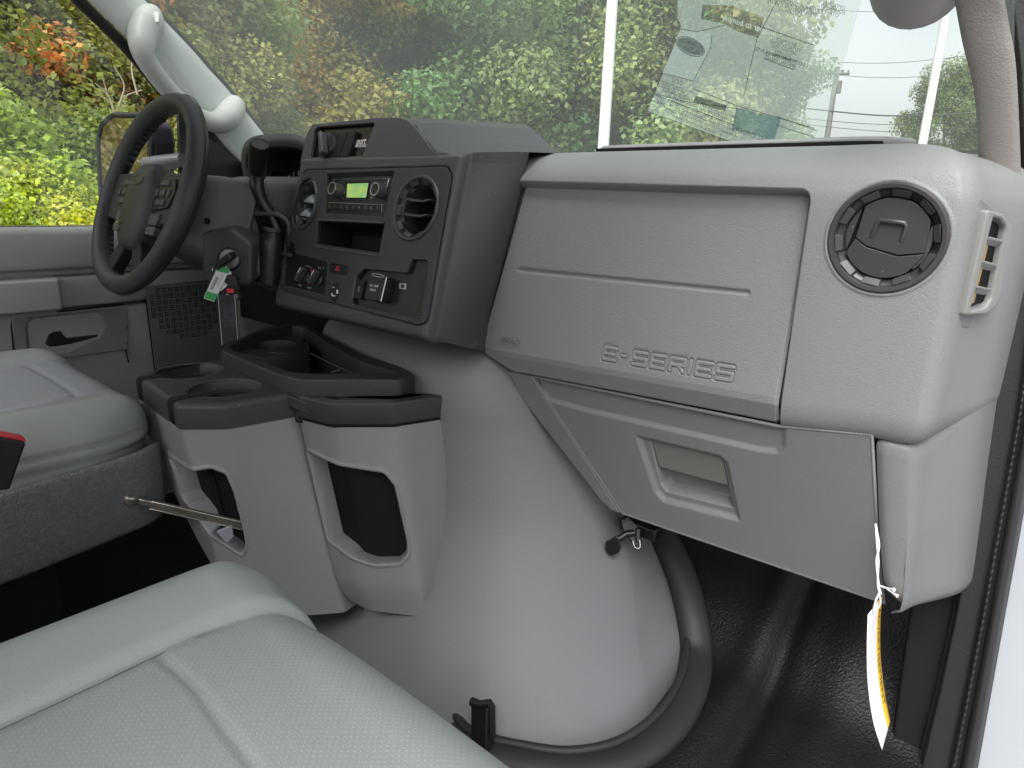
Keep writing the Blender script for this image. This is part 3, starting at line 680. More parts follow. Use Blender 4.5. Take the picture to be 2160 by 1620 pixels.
# --- instrument hood and cluster on the driver's side
def hood(U, V):
    a = (U - .5) * math.pi * 1.02
    cx_, w_ = -.462, .183
    sx_ = np.sign(np.sin(a)) * np.abs(np.sin(a)) ** .55; cz_ = np.maximum(np.cos(a), 0) ** .55
    y = .785 + .20 * V; k = 1 - .12 * V
    x = cx_ + w_ * sx_ * (1 + .03 * V); z = .70 + (.196 - .004 * V) * cz_ - .0 * V
    y = y + .05 * (1 - cz_) * (1 - V) * 1.0
    return np.stack([x, y, z], -1)
hf('instrument_hood', np.linspace(0, 1, 60), np.concatenate([[0, .01, .03, .06], np.linspace(.1, 1, 10)]), hood, CHAR, dash, skirt=.026)
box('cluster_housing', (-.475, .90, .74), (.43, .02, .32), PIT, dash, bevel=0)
IC = Frame((-.475, .84, .76), (1, 0, 0), (0, .35, .94))
clu = plate('instrument_cluster', IC, rp([(-.19, -.07), (.205, -.07), (.205, .07), (-.19, .07)], .02, 4), [], .006, GLOSS, dash)
BLUE = M('blue_cluster_light', (.03, .25, .55), .4, emit=.6)
for cx_, cy_, r_ in ((.135, .0, .055), (-.02, .005, .06), (-.13, .0, .045)):
    for k in range(17):
        t = math.radians(225 - k * 270 / 16); f2 = Frame(IC.at(cx_ + r_ * math.cos(t), cy_ + r_ * math.sin(t), .0006), IC.ex * math.cos(t) + IC.ey * math.sin(t), -IC.ex * math.sin(t) + IC.ey * math.cos(t))
        fbox('gauge_tick', f2, -.005, .005, -.0008, .0008, 0, .0004, WHITE, clu, bevel=0)
u_ = IC.px(588, 455); v__ = IC.px(606, 447)
tube('blue_line', [IC.at(*u_, .002), IC.at(*v__, .002)], .003, BLUE, clu, n=6)
# --- driver-side lower dash, knee panel and column opening
def knee(U, V):
    x = U; zt = interp([(0, 0, .59), (.25, 0, .60), (1, 0, .70)], V, 2)
    y = interp([(0, .80, 0), (.12, .735, 0), (.5, .715, 0), (.9, .705, 0), (1, .72, 0)], V, 1)
    return np.stack([x + 0 * V, y + 0 * x, zt + 0 * x], -1)
hf('knee_panel', np.linspace(-.84, -.43, 20), np.linspace(0, 1, 30), knee, CHAR, dash)
prism('hood_side', [(-.66, .80, .69), (-.66, .97, .69), (-.66, .97, .83), (-.66, .86, .83), (-.66, .81, .77)], (-.17, .06, 0), CHARG, dash, bevel=.02, seg=4)
# ================================================================== STEERING WHEEL
WC = np.array([-.458, .521, .769]); W = Frame(WC, (1, 0, 0), (0, .375, .927))     # n points to the driver
wheel = thing('steering_wheel', WC, 'black leather four spoke steering wheel with oval emblem on its hub', 'steering wheel')
RW = .176; ts = np.arange(72) / 72 * 2 * math.pi
rad = .0185 + .0012 * np.cos(3 * ts) 
tube('rim', [W.at(RW * math.cos(t), RW * math.sin(t), 0) for t in ts], rad, LEATH, wheel, n=16, closed=True, up=W.n)
for t0, t1 in ((.35, 1.25), (1.9, 2.8), (3.6, 4.6), (4.85, 5.9)):                    # finger bumps on the inside
    for t in np.arange(t0, t1, .085):
        c = W.at((RW - .012) * math.cos(t), (RW - .012) * math.sin(t), -.006)
        tube('finger_bump', [c - W.n * .006, c + W.n * .006], [.009, .009], LEATH, wheel, n=8, sm=60)
tube('rim_seam', [W.at((RW + .0192) * math.cos(t), (RW + .0192) * math.sin(t), -.004) for t in ts], .0009, BLK, wheel, n=5, closed=True)
def sp(name, pts, h0, h1, mat, bev=.006): return prism(name, [W.at(a, b, h0) for a, b in pts], W.n * (h1 - h0), mat, wheel, bevel=bev, seg=3)
HY = -.026
hubp = [np.array(q) for q in rp([(-.060, .040), (-.036, .082), (.036, .082), (.060, .040), (.058, -.040), (.036, -.084), (-.036, -.084), (-.058, -.040)], .026, 6)]
def hring(h, s, sy=None): return [W.at(q[0] * s, q[1] * (sy or s) + HY, h) for q in hubp]
V_ = [hring(-.050, .90), hring(-.012, 1.0), hring(.000, 1.0), hring(.0065, .975), hring(.0120, .92), hring(.0175, .80), hring(.0210, .60), hring(.0226, .35), hring(.0230, .08)]
nn_ = len(hubp); hub = mesh('hub_cover', [q for r in V_ for q in r], [(i * nn_ + k, i * nn_ + (k + 1) % nn_, (i + 1) * nn_ + (k + 1) % nn_, (i + 1) * nn_ + k) for i in range(len(V_) - 1) for k in range(nn_)] + [[(len(V_) - 1) * nn_ + k for k in range(nn_)]], HUB, wheel, sm=50)
sp('left_spoke', rp([(-.052, .040), (-.165, .038), (-.176, .0), (-.160, -.052), (-.052, -.060)], .012, 3), -.020, .002, LEATH)
sp('right_spoke', rp([(.052, .040), (.165, .038), (.176, .0), (.160, -.052), (.052, -.060)], .012, 3), -.020, .002, LEATH)
for s in (-1, 1):
    sp('lower_spoke', rp([(s * .010, -.095), (s * .046, -.090), (s * .088, -.150), (s * .060, -.176)], .010, 3), -.018, .004, BLKM, .005)
    pad = sp('button_pad', rp([(s * .056, .030), (s * .118, .028), (s * .130, .006), (s * .118, -.026), (s * .056, -.034)], .006, 3), -.001, .006, BLK, .002)
    for (a, b, hw, hh) in ((.086, .018, .017, .005), (.086, -.018, .017, .005), (.064, .0, .005, .007), (.110, .0, .005, .007), (.087, .0, .010, .0060)):
        q = rp([(s * a - hw, b - hh), (s * a + hw, b - hh), (s * a + hw, b + hh), (s * a - hw, b + hh)], .002, 2)
        plate('button', W, q, [], .004, CHARG, pad, top=.0085, bevel=.0008)
    for b0, b1 in ((-.038, -.060), (-.062, -.078)):
        q = rp([(s * .060, b0), (s * .098, b0), (s * .094, b1), (s * .058, b1)], .003, 2)
        kb = plate('rocker_button', W, q, [], .016, CHARG, wheel, top=.0065, bevel=.0015)
        for k in range(2):
            for x0 in (.066, .082): plate('button_mark', W, [(s * x0 - .003, (b0 + b1) / 2 - .005 + k * .008), (s * x0 + .005, (b0 + b1) / 2 - .005 + k * .008), (s * x0 + .005, (b0 + b1) / 2 - .004 + k * .008), (s * x0 - .003, (b0 + b1) / 2 - .004 + k * .008)], [], .0003, GREYP, kb, top=.0068)
EMB = M('dull_olive_metal', (.20, .20, .15), .32, None, .5, metal=.6)
EF = Frame(W.at(0, .018, .0188), W.ex, W.ey - W.n * .12)
em = plate('emblem', EF, ell(0, 0, .0235, .0105, n=40), [], .004, BLK, hub, top=.0032, bevel=.0006)
tube('emblem_rim', [EF.at(p[0], p[1], .0034) for p in ell(0, 0, .0228, .0100, n=40)], .0011, EMB, hub, n=6, closed=True)
text('lettering', 'Ford', EF, 0, -.0005, .015, EMB, hub, h=.0034, ext=.0003, shear=.3, sx=1.1)
AF = Frame(W.at(-.018, -.066, .0212), W.ex - W.n * -.08, W.ey)
text('lettering', 'AIRBAG', AF, 0, 0, .0060, BLK, hub, h=.0005, ext=.0002); tube('lettering', [AF.at(q[0], q[1], .0004) for q in ell(.0, -.015, .0032, n=10)], .0006, BLK, hub, n=5, closed=True)

# ================================================================== STEERING COLUMN
colm = thing('steering_column', (-.42, .60, .72), 'charcoal steering column shroud with ignition lock between wheel and dash', 'steering column')
def loftrings(name, rings, mat, parent, cap=True, sub=0, sm=40, bevel=0):
    n = len(rings[0]); V = [p for r in rings for p in r]; Fc = []
    for i in range(len(rings) - 1):
        for k in range(n): Fc.append((i * n + k, i * n + (k + 1) % n, (i + 1) * n + (k + 1) % n, (i + 1) * n + k))
    if cap: Fc += [list(range(n))[::-1], [(len(rings) - 1) * n + k for k in range(n)]]
    return mesh(name, V, Fc, mat, parent, sub=sub, sm=sm, bevel=bevel)
def sect(o, w, up_, dn, r=.02):
    f = Frame(o, (1, 0, 0), (0, .30, .954)); return [f.at(a, b) for a, b in rp([(-w, -dn), (w, -dn), (w, up_), (-w, up_)], r, 4)]
loftrings('column_shroud', [sect((-.425, .545, .750), .055, .05, .06), sect((-.425, .555, .747), .068, .063, .075, .025), sect((-.42, .605, .735), .085, .072, .095, .03), sect((-.415, .650, .722), .092, .078, .105, .03), sect((-.415, .656, .720), .086, .072, .10, .03)], CHAR, colm)
lathe('tilt_hole', [(.006, 0), (.0045, .0006), (.0045, -.002), (.0001, -.002)], Frame(P(437, 466, x=-.325), (0, 1, 0), (0, 0, 1)), 0, 0, PIT, colm, n=16)
loftrings('column_neck', [sect((-.425, .650, .725), .088, .078, .06, .03), sect((-.430, .70, .722), .100, .090, .08, .03), sect((-.435, .76, .715), .11, .10, .10, .03)], CHARG, colm)
IG = Frame(P(484, 548, x=-.31), (.75, .66, 0), (0, -.12, .99))
ib = plate('ignition_housing', IG, rp([(-.055, -.045), (.035, -.050), (.045, .030), (.010, .058), (-.045, .050)], .018, 5), [], .07, CHAR, colm, top=.0, bevel=.006)
lathe('ignition_bezel', [(.0215, -.002), (.0215, .003), (.0185, .004), (.0175, .002)], IG, 0, .002, BLK, ib, n=36)
lathe('ignition_face', [(.0178, .002), (.012, .0032), (.0001, .0032)], IG, 0, .002, M('dull_lock_metal', (.42, .42, .42), .35, None, metal=.7), ib, n=32)
# lower column skirt
mesh('column_skirt', [(-.50, .62, .665), (-.33, .60, .66), (-.29, .66, .60), (-.30, .74, .56), (-.50, .74, .58), (-.49, .64, .72), (-.33, .62, .715), (-.28, .68, .66), (-.29, .76, .62), (-.50, .76, .64)],
     [(0, 1, 6, 5), (1, 2, 7, 6), (2, 3, 8, 7), (4, 3, 2, 1, 0), (5, 6, 7, 8, 9), (3, 4, 9, 8), (4, 0, 5, 9)], CHAR, colm, bevel=.014, seg=4)

# ================================================================== GEAR LEVER on the column
gl = thing('gear_shift_lever', (-.30, .69, .64), 'black column gear lever with ribbed cylindrical grip and rubber boot', 'gear lever')
lp = lambda u, v, x: P(u, v, x=x)
top = lp(547, 302, -.290); g2 = lp(541, 372, -.338)
ax = (top - g2) / np.linalg.norm(top - g2); gx_ = np.cross(ax, (0, 0, 1.)); gx_ /= np.linalg.norm(gx_)
LF = Frame(g2, gx_, np.cross(ax, gx_)); LL = float(np.linalg.norm(top - g2))
lathe('grip', [(.0135, -.004), (.0155, 0), (.0155, .004), (.0148, .005), (.0155, .006), (.0165, .03), (.0172, LL - .006), (.0165, LL - .001), (.0150, LL), (.0135, LL - .001), (.0130, LL - .0016), (.0001, LL - .0016)], LF, 0, 0, BLK, gl, n=36)
for k in range(3): tube('grip_ring', [LF.at(p[0], p[1], .003 + .004 * k) for p in ell(0, 0, .0160, n=32)], .0007, CHARG, gl, n=6, closed=True)
arm = cr([g2 + ax * .005, lp(543, 395, -.325), lp(553, 425, -.32), lp(572, 455, -.31), lp(585, 485, -.30)], 8)
tube('lever_arm', arm, np.linspace(.0135, .0095, len(arm)), BLK, gl, n=12)
b0, b1 = lp(574, 484, -.30), lp(566, 592, -.31); ba = (b0 - b1); bl = float(np.linalg.norm(ba)); ba /= bl
bx = np.cross(ba, (0, 1., 0)); BF = Frame(b1, bx, np.cross(ba, bx))
lathe('boot_collar', [(.011, bl + .004), (.0165, bl + .002), (.0165, bl - .003), (.013, bl - .004)], BF, 0, 0, CHARG, gl, n=28)
lathe('rubber_boot', [(.024, -.005), (.0255, .02), (.0245, bl * .55), (.0235, bl * .75), (.018, bl * .92), (.012, bl)], BF, 0, 0, BLK, gl, n=28)
RB = Frame(lp(562, 525, -.30), (.8, .6, 0), (0, -.15, .98))
q = rp([(-.045, -.062), (.035, -.062), (.040, .050), (.020, .062), (-.030, .062), (-.045, .045)], .022, 6)
plate('boot_recess', RB, [(a * 1.0, b) for a, b in q], [], .012, PIT, gl, top=-.028, bevel=.003)
tube('recess_rim', [RB.at(a, b, -.022) for a, b in q], .005, CHAR, gl, n=8, closed=True)

# ================================================================== KEYS hanging from the ignition
kp = IG.at(0, .002, .004)
keys = thing('key_ring', kp, 'key ring with green barcode tag, white tag, remote fob hanging from ignition', 'keys')
KF = Frame(kp + IG.n * .012, (.80, .60, 0), (0, 0, 1))
kf_ = Frame(kp, IG.ex * math.cos(.6) + IG.ey * math.sin(.6), IG.ey)
fbox('key_head', kf_, -.018, .020, -.0065, .0065, .002, .030, BLK, keys, bevel=.003)
tube('split_ring', [KF.at(p[0], p[1], .004 + .003 * math.sin(i)) for i, p in enumerate(ell(-.010, -.017, .0135, n=28))], .0013, SILV, keys, n=7, closed=True)
def kpx(pts, h): return [KF.px(u, v, h) for u, v in pts]
GRN = M('green_tag_plastic', (.03, .30, .09), .35); CLEAR = M('clear_white_tag', (.60, .62, .62), .3); WPAP = M('white_card', (.74, .75, .72), .6)
wt = plate('white_tag', KF, kpx([(463, 583), (487, 572), (490, 593), (465, 615)], .006), [], .0008, WPAP, keys, top=.006)
bt0 = plate('barcode_tag', KF, rp(kpx([(460, 560), (485, 567), (452, 637), (429, 629)], .010), .002, 3), [], .0018, CLEAR, keys, top=.010, bevel=.0003)
plate('green_band', KF, kpx([(460, 560.5), (484.5, 567), (479.5, 577), (456, 571)], .0105), [], .0004, GRN, bt0, top=.0105)
plate('green_band', KF, kpx([(437.5, 614), (459, 621), (452.5, 636), (430.5, 628)], .0105), [], .0004, GRN, bt0, top=.0105)
for k in range(16):
    s = k / 15; u = 457 - s * 13 + 1.5; v = 585 + s * 25
    wd = (1.0, .5, .8, .4)[k % 4]
    plate('barcode_bar', KF, kpx([(u - 3.5, v - 1), (u + 3.5, v + 1), (u + 3.5 - .3 * wd, v + 1 + wd), (u - 3.5 - .3 * wd, v - 1 + wd)], .0106), [], .0003, BLK, bt0, top=.0106)
c_ = KF.px(464, 592, .0106); text('lettering', 'STOCK 2041', KF, c_[0], c_[1], .0045, GREYP, bt0, h=.0106, ext=.0001, rot=-2.05)
FF = Frame(KF.at(*KF.px(491, 607, .0), .0), (.85, .53, 0), (0, -.1, 1))
fob = plate('remote_fob', FF, rp([(-.0155, .021), (.002, .026), (.0125, .022), (.0165, -.022), (-.0165, -.022)], .004, 4), [], .011, BLKM, keys, top=.006, bevel=.0022)
for k in range(6): fbox('fob_rib', FF, -.011, .0125, .0195 - k * .0028, .0205 - k * .0028, .0055, .0068, CHAR, fob, bevel=.0003)
plate('panic_button', FF, rp([(-.0085, -.0005), (.0055, -.0005), (.0055, -.0085), (-.0085, -.0085)], .002, 3), [], .003, RED, fob, top=.0075, bevel=.0006)
for a in (-.0085, .0075): lathe('lock_button', [(.0046, 0), (.0044, .0012), (.003, .0016), (.0001, .0014)], FF, a, -.0148, M('grey_fob_button', (.30, .30, .31), .4), fob, n=18, h=.006)
tube('fob_lip', [FF.at(-.014, -.0195, .006), FF.at(-.004, -.0195, .0065), FF.at(0, -.0175, .0065), FF.at(.004, -.0195, .0065), FF.at(.014, -.0195, .006)], .0012, CHARG, fob, n=6)
# long dark strap of plastic tape below the fob
TF = Frame(P(484, 670, x=-.29), (.80, .60, 0), (.02, -.03, 1))
tape = plate('toll_tag_sleeve', TF, TF.pxs([(460, 622), (497, 622), (503, 715), (470, 727)]), [], .004, M('smoky_plastic_sleeve', (.016, .017, .020), .45), None, top=.002, bevel=.0006)
tag(tape, 'long dark plastic sleeve hanging below the keys beside the console', 'plastic sleeve')
for a, b in (((461, 622), (470, 727)), ((496.5, 622), (502.5, 715))): tube('sleeve_edge', [TF.at(*TF.px(*a), .0022), TF.at(*TF.px(*b), .0022)], .0008, GREYP, tape, n=6)
plate('sleeve_insert', TF, TF.pxs([(472, 640), (494, 640), (499, 688), (475, 690)]), [], .0004, M('dark_blue_grey_insert', (.030, .038, .046), .5), tape, top=.0025)
c_ = TF.px(482, 662); text('lettering', 'Kri-Tool', TF, c_[0], c_[1], .0185, BLK, tape, h=.0027, ext=.0001, rot=-math.pi / 2 - .03, sx=.72)

# ================================================================== ENGINE COVER
ec = thing('engine_cover', (0, .9, 0), 'large smooth grey engine cover bulging between the seats with black rubber seal', 'engine cover')
ER = [(-.02, .515, .54, .26), (0, .505, .545, .26), (.03, .488, .565, .26), (.08, .452, .60, .26), (.16, .398, .66, .25), (.24, .345, .700, .24), (.32, .296, .718, .21), (.39, .254, .722, .18), (.44, .226, .724, .15), (.48, .200, .728, .13), (.505, .180, .738, .12), (.525, .150, .76, .11), (.538, .10, .79, .10), (.545, .03, .83, .10), (.548, -.06, .89, .09)]
ers = cr([(z, a, b, r) for z, a, b, r in ER], 6)
def ec_base(U, V):
    i = np.arange(len(ers)); z = np.interp(V, i, ers[:, 0]); xr = np.interp(V, i, ers[:, 1]); yb = np.interp(V, i, ers[:, 2]); r = np.interp(V, i, ers[:, 3])
    xl = -.45 + (xr - .5) * -.3; X = np.zeros_like(U); Y = np.zeros_like(U)
    # U: 0..1 rear edge from left to corner, 1..2 corner arc (superellipse), 2..3 right side forwards
    a = np.clip(U, 0, 1); c = np.clip(U - 1, 0, 1) * math.pi / 2; s = np.clip(U - 2, 0, 1)
    X = np.where(U <= 1, xl + (xr - r - xl) * a, np.where(U <= 2, xr - r + r * np.sin(c), xr)); 
    Y = np.where(U <= 1, yb, np.where(U <= 2, yb + r - r * np.cos(c), yb + r + (1.07 - yb - r) * s))
    X = X - .02 * s - .035 * s * s * sstep(.03, .2, z)
    Y = Y + .24 * np.maximum(0, .06 - X) ** 1.15 * (s <= 0)
    return np.stack([X, Y, z], -1)
hf('cover_shell', np.concatenate([np.linspace(0, .9, 20), np.linspace(.92, 2.08, 60), np.linspace(2.12, 3, 36)]), np.arange(0, len(ers) - .99, .5), ec_base, G_COVER, ec)
sp_ = [P(560, 1480, z=.012), P(800, 1530, z=.012), (.30, .590, .012), P(1010, 1568, z=.012), P(1120, 1596, z=.012), P(1220, 1606, z=.012), P(1320, 1582, z=.012), P(1400, 1520, z=.016), P(1445, 1442, z=.018), P(1457, 1370, z=.026), P(1449, 1290, y=P(1457, 1370, z=.026)[1] + .035), P(1426, 1205, y=P(1457, 1370, z=.026)[1] + .07), P(1390, 1130, y=P(1457, 1370, z=.026)[1] + .095), P(1350, 1075, y=P(1457, 1370, z=.026)[1] + .11)]
spc = cr(sp_[2:], 8)
tube('rubber_seal', [q + np.array([.012, -.004, 0]) for q in spc], .028, RUBBER, ec, n=20, flat=.62)
tube('seal_bead', [p + np.array([-.006, -.004, .017]) for p in spc], .007, RUBBER, ec, n=8)
_u, _v = np.meshgrid(np.linspace(.3, 3, 400), np.arange(0, len(ers) - .99, .25), indexing='ij'); _c = ec_base(_u, _v).reshape(-1, 3)
def on_cover(u, v):
    d = ray(u, v); d = d / np.linalg.norm(d); w_ = _c - EYE; t = w_ @ d; e = np.linalg.norm(w_ - t[:, None] * d, axis=1); ok = e < .006
    if not ok.any(): ok = e <= e.min() + 1e-6
    return _c[ok][np.argmin(t[ok])]
# toggle latch on the right, under the glovebox
lt = Frame(on_cover(1300, 1130), (.80, .55, 0), (-.30, .30, .9))
def lpx(u, v): return lt.px(u, v)
la = plate('side_latch', lt, rp([lpx(1308, 1096), lpx(1322, 1088), lpx(1345, 1108), lpx(1352, 1145), lpx(1338, 1152), lpx(1312, 1120)], .004, 3), [], .012, BLK, ec, top=.022, bevel=.002)
prism('latch_paddle', [lt.at(*lpx(u, v), h) for u, v, h in ((1275, 1140, .030), (1300, 1126, .034), (1308, 1150, .034), (1303, 1163, .030), (1285, 1170, .026), (1275, 1158, .026))], lt.n * .004, M('shiny_black_steel', (.02, .02, .02), .18, metal=.3), la, bevel=.002)
tube('latch_arm', [lt.at(*lpx(1300, 1136), .030), lt.at(*lpx(1318, 1124), .030), lt.at(*lpx(1335, 1122), .03)], .006, BLK, la, n=8)
tube('latch_wire', cr([lt.at(*lpx(1332, 1138), .03), lt.at(*lpx(1336, 1152), .032), lt.at(*lpx(1346, 1152), .032), lt.at(*lpx(1346, 1136), .03)], 6), .0018, M('latch_steel', (.25, .25, .25), .25, metal=.9), la, n=8)
fbox('latch_strap', lt, lpx(1338, 1120)[0], lpx(1348, 1120)[0], lpx(1343, 1142)[1], lpx(1343, 1112)[1], .024, .032, SILV if False else M('dull_black_steel', (.03, .03, .03), .25, metal=.4), la, bevel=.002)
for u, v in ((1322, 1094), (1313, 1098)): c_ = lpx(u, v); lathe('rivet', [(.0035, 0), (.0025, .0015), (.0001, .002)], lt, c_[0], c_[1], CHARG, la, n=12, h=.022)
box('latch_bracket', lt.at(*lpx(1352, 1112), .006), (.07, .03, .022), BLK, la, bevel=.003)
_q = on_cover(1020, 1530); l2 = Frame(_q + (EYE - _q) * .035, (.96, .10, 0), (0, .25, 1))
q2 = lambda pts: [l2.px(u, v) for u, v in pts]
lb = plate('rear_latch', l2, rp(q2([(1003, 1478), (1038, 1484), (1035, 1600), (1003, 1605)]), .004, 3), [], .02, BLK, ec, top=.012, bevel=.003)
plate('latch_hook', l2, q2([(1034, 1486), (1042, 1488), (1043, 1554), (1037, 1552), (1035, 1520)]), [], .012, BLK, lb, top=.008, bevel=.001)
tube('latch_roll', [l2.at(*l2.px(1001, 1477), .006), l2.at(*l2.px(1020, 1483), .008), l2.at(*l2.px(1040, 1481), .006)], .0065, BLK, lb, n=10)

# ================================================================== CONSOLE
con = thing('center_console', (-.11, .55, .15), 'grey moulded console with black cup holders mounted on the engine cover', 'console')
ZB = [.10, .12, .15, .20, .28, .335, .352, .365, .42]
A_x = [-.10, -.115, -.14, -.175, -.215, -.222, -.25, -.335, -.335]
A_y = [.46, .45, .44, .43, .415, .410, .412, .420, .421]
def node1(z):
    fl = np.interp(z, [.10, .42], [1.1, 0]); k = sstep(.30, .42, z)
    A = np.stack([np.interp(z, ZB, A_x), np.interp(z, ZB, A_y)], -1)
    B = np.stack([-.110 - .015 * k + .035 * fl, .405 - .002 * k + .02 * fl], -1)
    Cc = np.stack([-.076 + .045 * fl, .454 + .005 * fl], -1); Dd = np.stack([-.058 + .105 * fl, .557 + .005 * fl], -1)
    A0 = A + np.array([-.06, .06]); D0 = Dd + np.array([-.03, .16])
    return [A0, A, B, Cc, Dd, D0]
PN = np.array([-.12, 0, .10, .17, .275, .42])
def rounded_nodes(U, Z, nodesf, pn, rad):
    nd = nodesf(Z); out = np.zeros(Z.shape + (2,)); W_ = 0
    for k, off in enumerate(np.linspace(-rad, rad, 9)):         # blurred polyline: rounds the corners
        wgt = math.exp(-(off / rad * 1.5) ** 2); u = np.clip(U + off, pn[0], pn[-1]); acc = np.zeros_like(out)
        for i in range(len(pn) - 1):
            f = np.clip((u - pn[i]) / (pn[i + 1] - pn[i]), 0, 1)[..., None]; m = ((u >= pn[i]) & ((u < pn[i + 1]) | (i == len(pn) - 2)))[..., None]
            acc = np.where(m, nd[i] + (nd[i + 1] - nd[i]) * f, acc)
        out += wgt * acc; W_ += wgt
    return out / W_
def con1(U, V):
    q = rounded_nodes(U, V, node1, PN, .009); return np.concatenate([q, V[..., None]], -1)
def nodep(n, pn=PN, k0=1): return float(np.interp(n, np.arange(len(pn)) - k0, pn))
pk1 = rp([(nodep(a), z) for a, z in ((.32, .350), (1, .352), (1.45, .356), (1.75, .347), (1.86, .318), (1.93, .25), (1.92, .228), (1.78, .212), (1.2, .240), (.35, .287))], .008, 4)
def ck_H(pk, depth):
    def H(U, V):
        d = poly_d(U, V, pk); return -depth * (1 - sstep(-.0045, .0003, d)) + .0022 * np.exp(-((d - .003) / .003) ** 2)
    return H
hf('console_body', dens(PN[0], PN[-1], .004, [(.02, .19, .0015)]), dens(.10, .42, .004, [(.20, .365, .0015)]), con1, G_CONS, con, ck_H(pk1, .055))
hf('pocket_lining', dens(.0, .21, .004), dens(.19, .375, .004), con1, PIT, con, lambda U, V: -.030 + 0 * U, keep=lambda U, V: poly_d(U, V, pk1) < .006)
def node2(z):
    fl = np.interp(z, [.10, .42], [1, 0]); bt = .45 * (1 - sstep(.095, .17, z))
    E0 = np.stack([-.11 + .06 * fl, .70 + 0 * z], -1); E = np.stack([-.060 + .115 * fl, .562 - .004 * fl + .03 * bt], -1); F_ = np.stack([.022 + .085 * fl, .578 - .012 * fl + .035 * bt], -1)
    G_ = np.stack([.090 + .098 * fl - .01 * bt, .649 - .022 * fl + .02 * bt], -1); Hh = np.stack([.118 + .058 * fl - .012 * bt, .74 - .05 * fl], -1); H0 = np.stack([.10 + .05 * fl - .02 * bt, .85 + 0 * z], -1)
    return [E0, E, F_, G_, Hh, H0]
PN2 = np.array([-.15, 0, .082, .18, .275, .40])
def con2(U, V):
    q = rounded_nodes(U, V, node2, PN2, .026); return np.concatenate([q, (V + .016 * np.clip((.13 - V) / .03, 0, 1) * np.clip(1 - U / .2, -1, 1))[..., None]], -1)
pk2 = rp([(nodep(a, PN2), z) for a, z in ((.12, .366), (1.1, .354), (1.72, .345), (1.86, .325), (1.93, .235), (1.90, .217), (1.72, .203), (1.35, .200), (.15, .226))], [.004, .03, .014, .012, .012, .012, .012, .02, .004], 5)
hf('console_pod', dens(PN2[0], PN2[-1], .004, [(-.01, .20, .0015)]), dens(.112, .42, .004, [(.19, .375, .0015)]), con2, G_CONS, con, ck_H(pk2, .055))
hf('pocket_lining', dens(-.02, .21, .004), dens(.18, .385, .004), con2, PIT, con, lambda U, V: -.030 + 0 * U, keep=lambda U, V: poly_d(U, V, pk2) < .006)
zz = np.linspace(.42, .42, 2)
ZF = Frame((0, 0, 0), (1, 0, 0), (0, 1, 0))
# black deck with two cup wells, each with a handle slot to the rear
c1, c2, rc_ = (-.312, .505), (-.164, .498), .0565
deck = rp([(-.364, .62), (-.364, .50), (-.350, .428), (-.336, .4200), (-.1245, .4020), (-.0750, .4540), (-.0575, .557), (-.0575, .62)], [0, .02, .012, .012, .007, .022, .004, 0], 5)
def resample(loop, st=.002):
    out = []
    for a, b in zip(loop, loop[1:] + loop[:1]):
        a, b = np.array(a), np.array(b); n = max(1, int(np.linalg.norm(b - a) / st)); out += [a + (b - a) * k / n for k in range(n)]
    return out
dl = resample(deck); nl = len(dl); RB_ = .009
dn = []
for i in range(nl):
    t = np.array([0., 0.])
    for k in range(1, 4): t = t + dl[(i + k) % nl] - dl[i - k]
    t = t / np.linalg.norm(t); dn.append(np.array([t[1], -t[0]]))
sg_ = -1 if sum(dl[i][0] * dl[(i + 1) % nl][1] - dl[(i + 1) % nl][0] * dl[i][1] for i in range(nl)) < 0 else 1
dn = [v * sg_ for v in dn]                                # outward
inner = [q - v * RB_ for q, v in zip(dl, dn)]
def deck_H(U, V):
    dc = np.full(U.shape, 1.)
    for (cx, cy), sx in ((c1, -.004), (c2, .006)):
        dc = np.minimum(dc, np.hypot(U - cx, V - cy) - rc_)
        dc = np.minimum(dc, np.maximum(np.abs(U - cx - sx) - .0135, V - cy))
    h = np.where(dc < .003, -.0022 * sstep(0, 1, (.003 - dc) / .003), 0.)
    w_ = 1 - sstep(-.0016, .0004, dc); return h * (1 - w_) - .038 * w_
dk = hf('cup_deck', dens(-.366, -.056, .0016), dens(.400, .622, .0016), lambda U, V: np.stack([U, V, .4605 + 0 * U], -1), TRAY, con, deck_H, snap=[tuple(q) for q in inner[::3]], sm=50)
cut = [any(abs(q[0] - c[0] - s_) < .0135 for c, s_ in ((c1, -.004), (c2, .006))) and q[1] < .43 for q in dl]
VV, FF_ = [], []
lay = [(RB_ * (1 - math.sin(a_)), RB_ * (1 - math.cos(a_))) for a_ in np.linspace(0, math.pi / 2, 6)] + [(0, .041)]
for off, drop in lay: VV += [(q[0] - v[0] * off, q[1] - v[1] * off, .4605 - drop) for q, v in zip(dl, dn)]
for l in range(len(lay) - 1):
    for i in range(nl):
        j = (i + 1) % nl
        if not (cut[i] or cut[j]): FF_.append((l * nl + i, l * nl + j, (l + 1) * nl + j, (l + 1) * nl + i))
mesh('deck_wall', VV, FF_, TRAY, dk, sm=50)
for c, s_ in ((c1, -.004), (c2, .006)):
    for sg in (-1, 1): x_ = c[0] + s_ + sg * .0135; y0_ = .4195 if c is c1 else .4065; mesh('slot_cheek', [(x_, y0_, .4195), (x_, .46, .4195), (x_, .46, .4600), (x_, y0_ + .009, .4600), (x_, y0_ + .0025, .4575), (x_, y0_, .4520)], [(0, 1, 2, 3, 4, 5)], TRAY, dk)
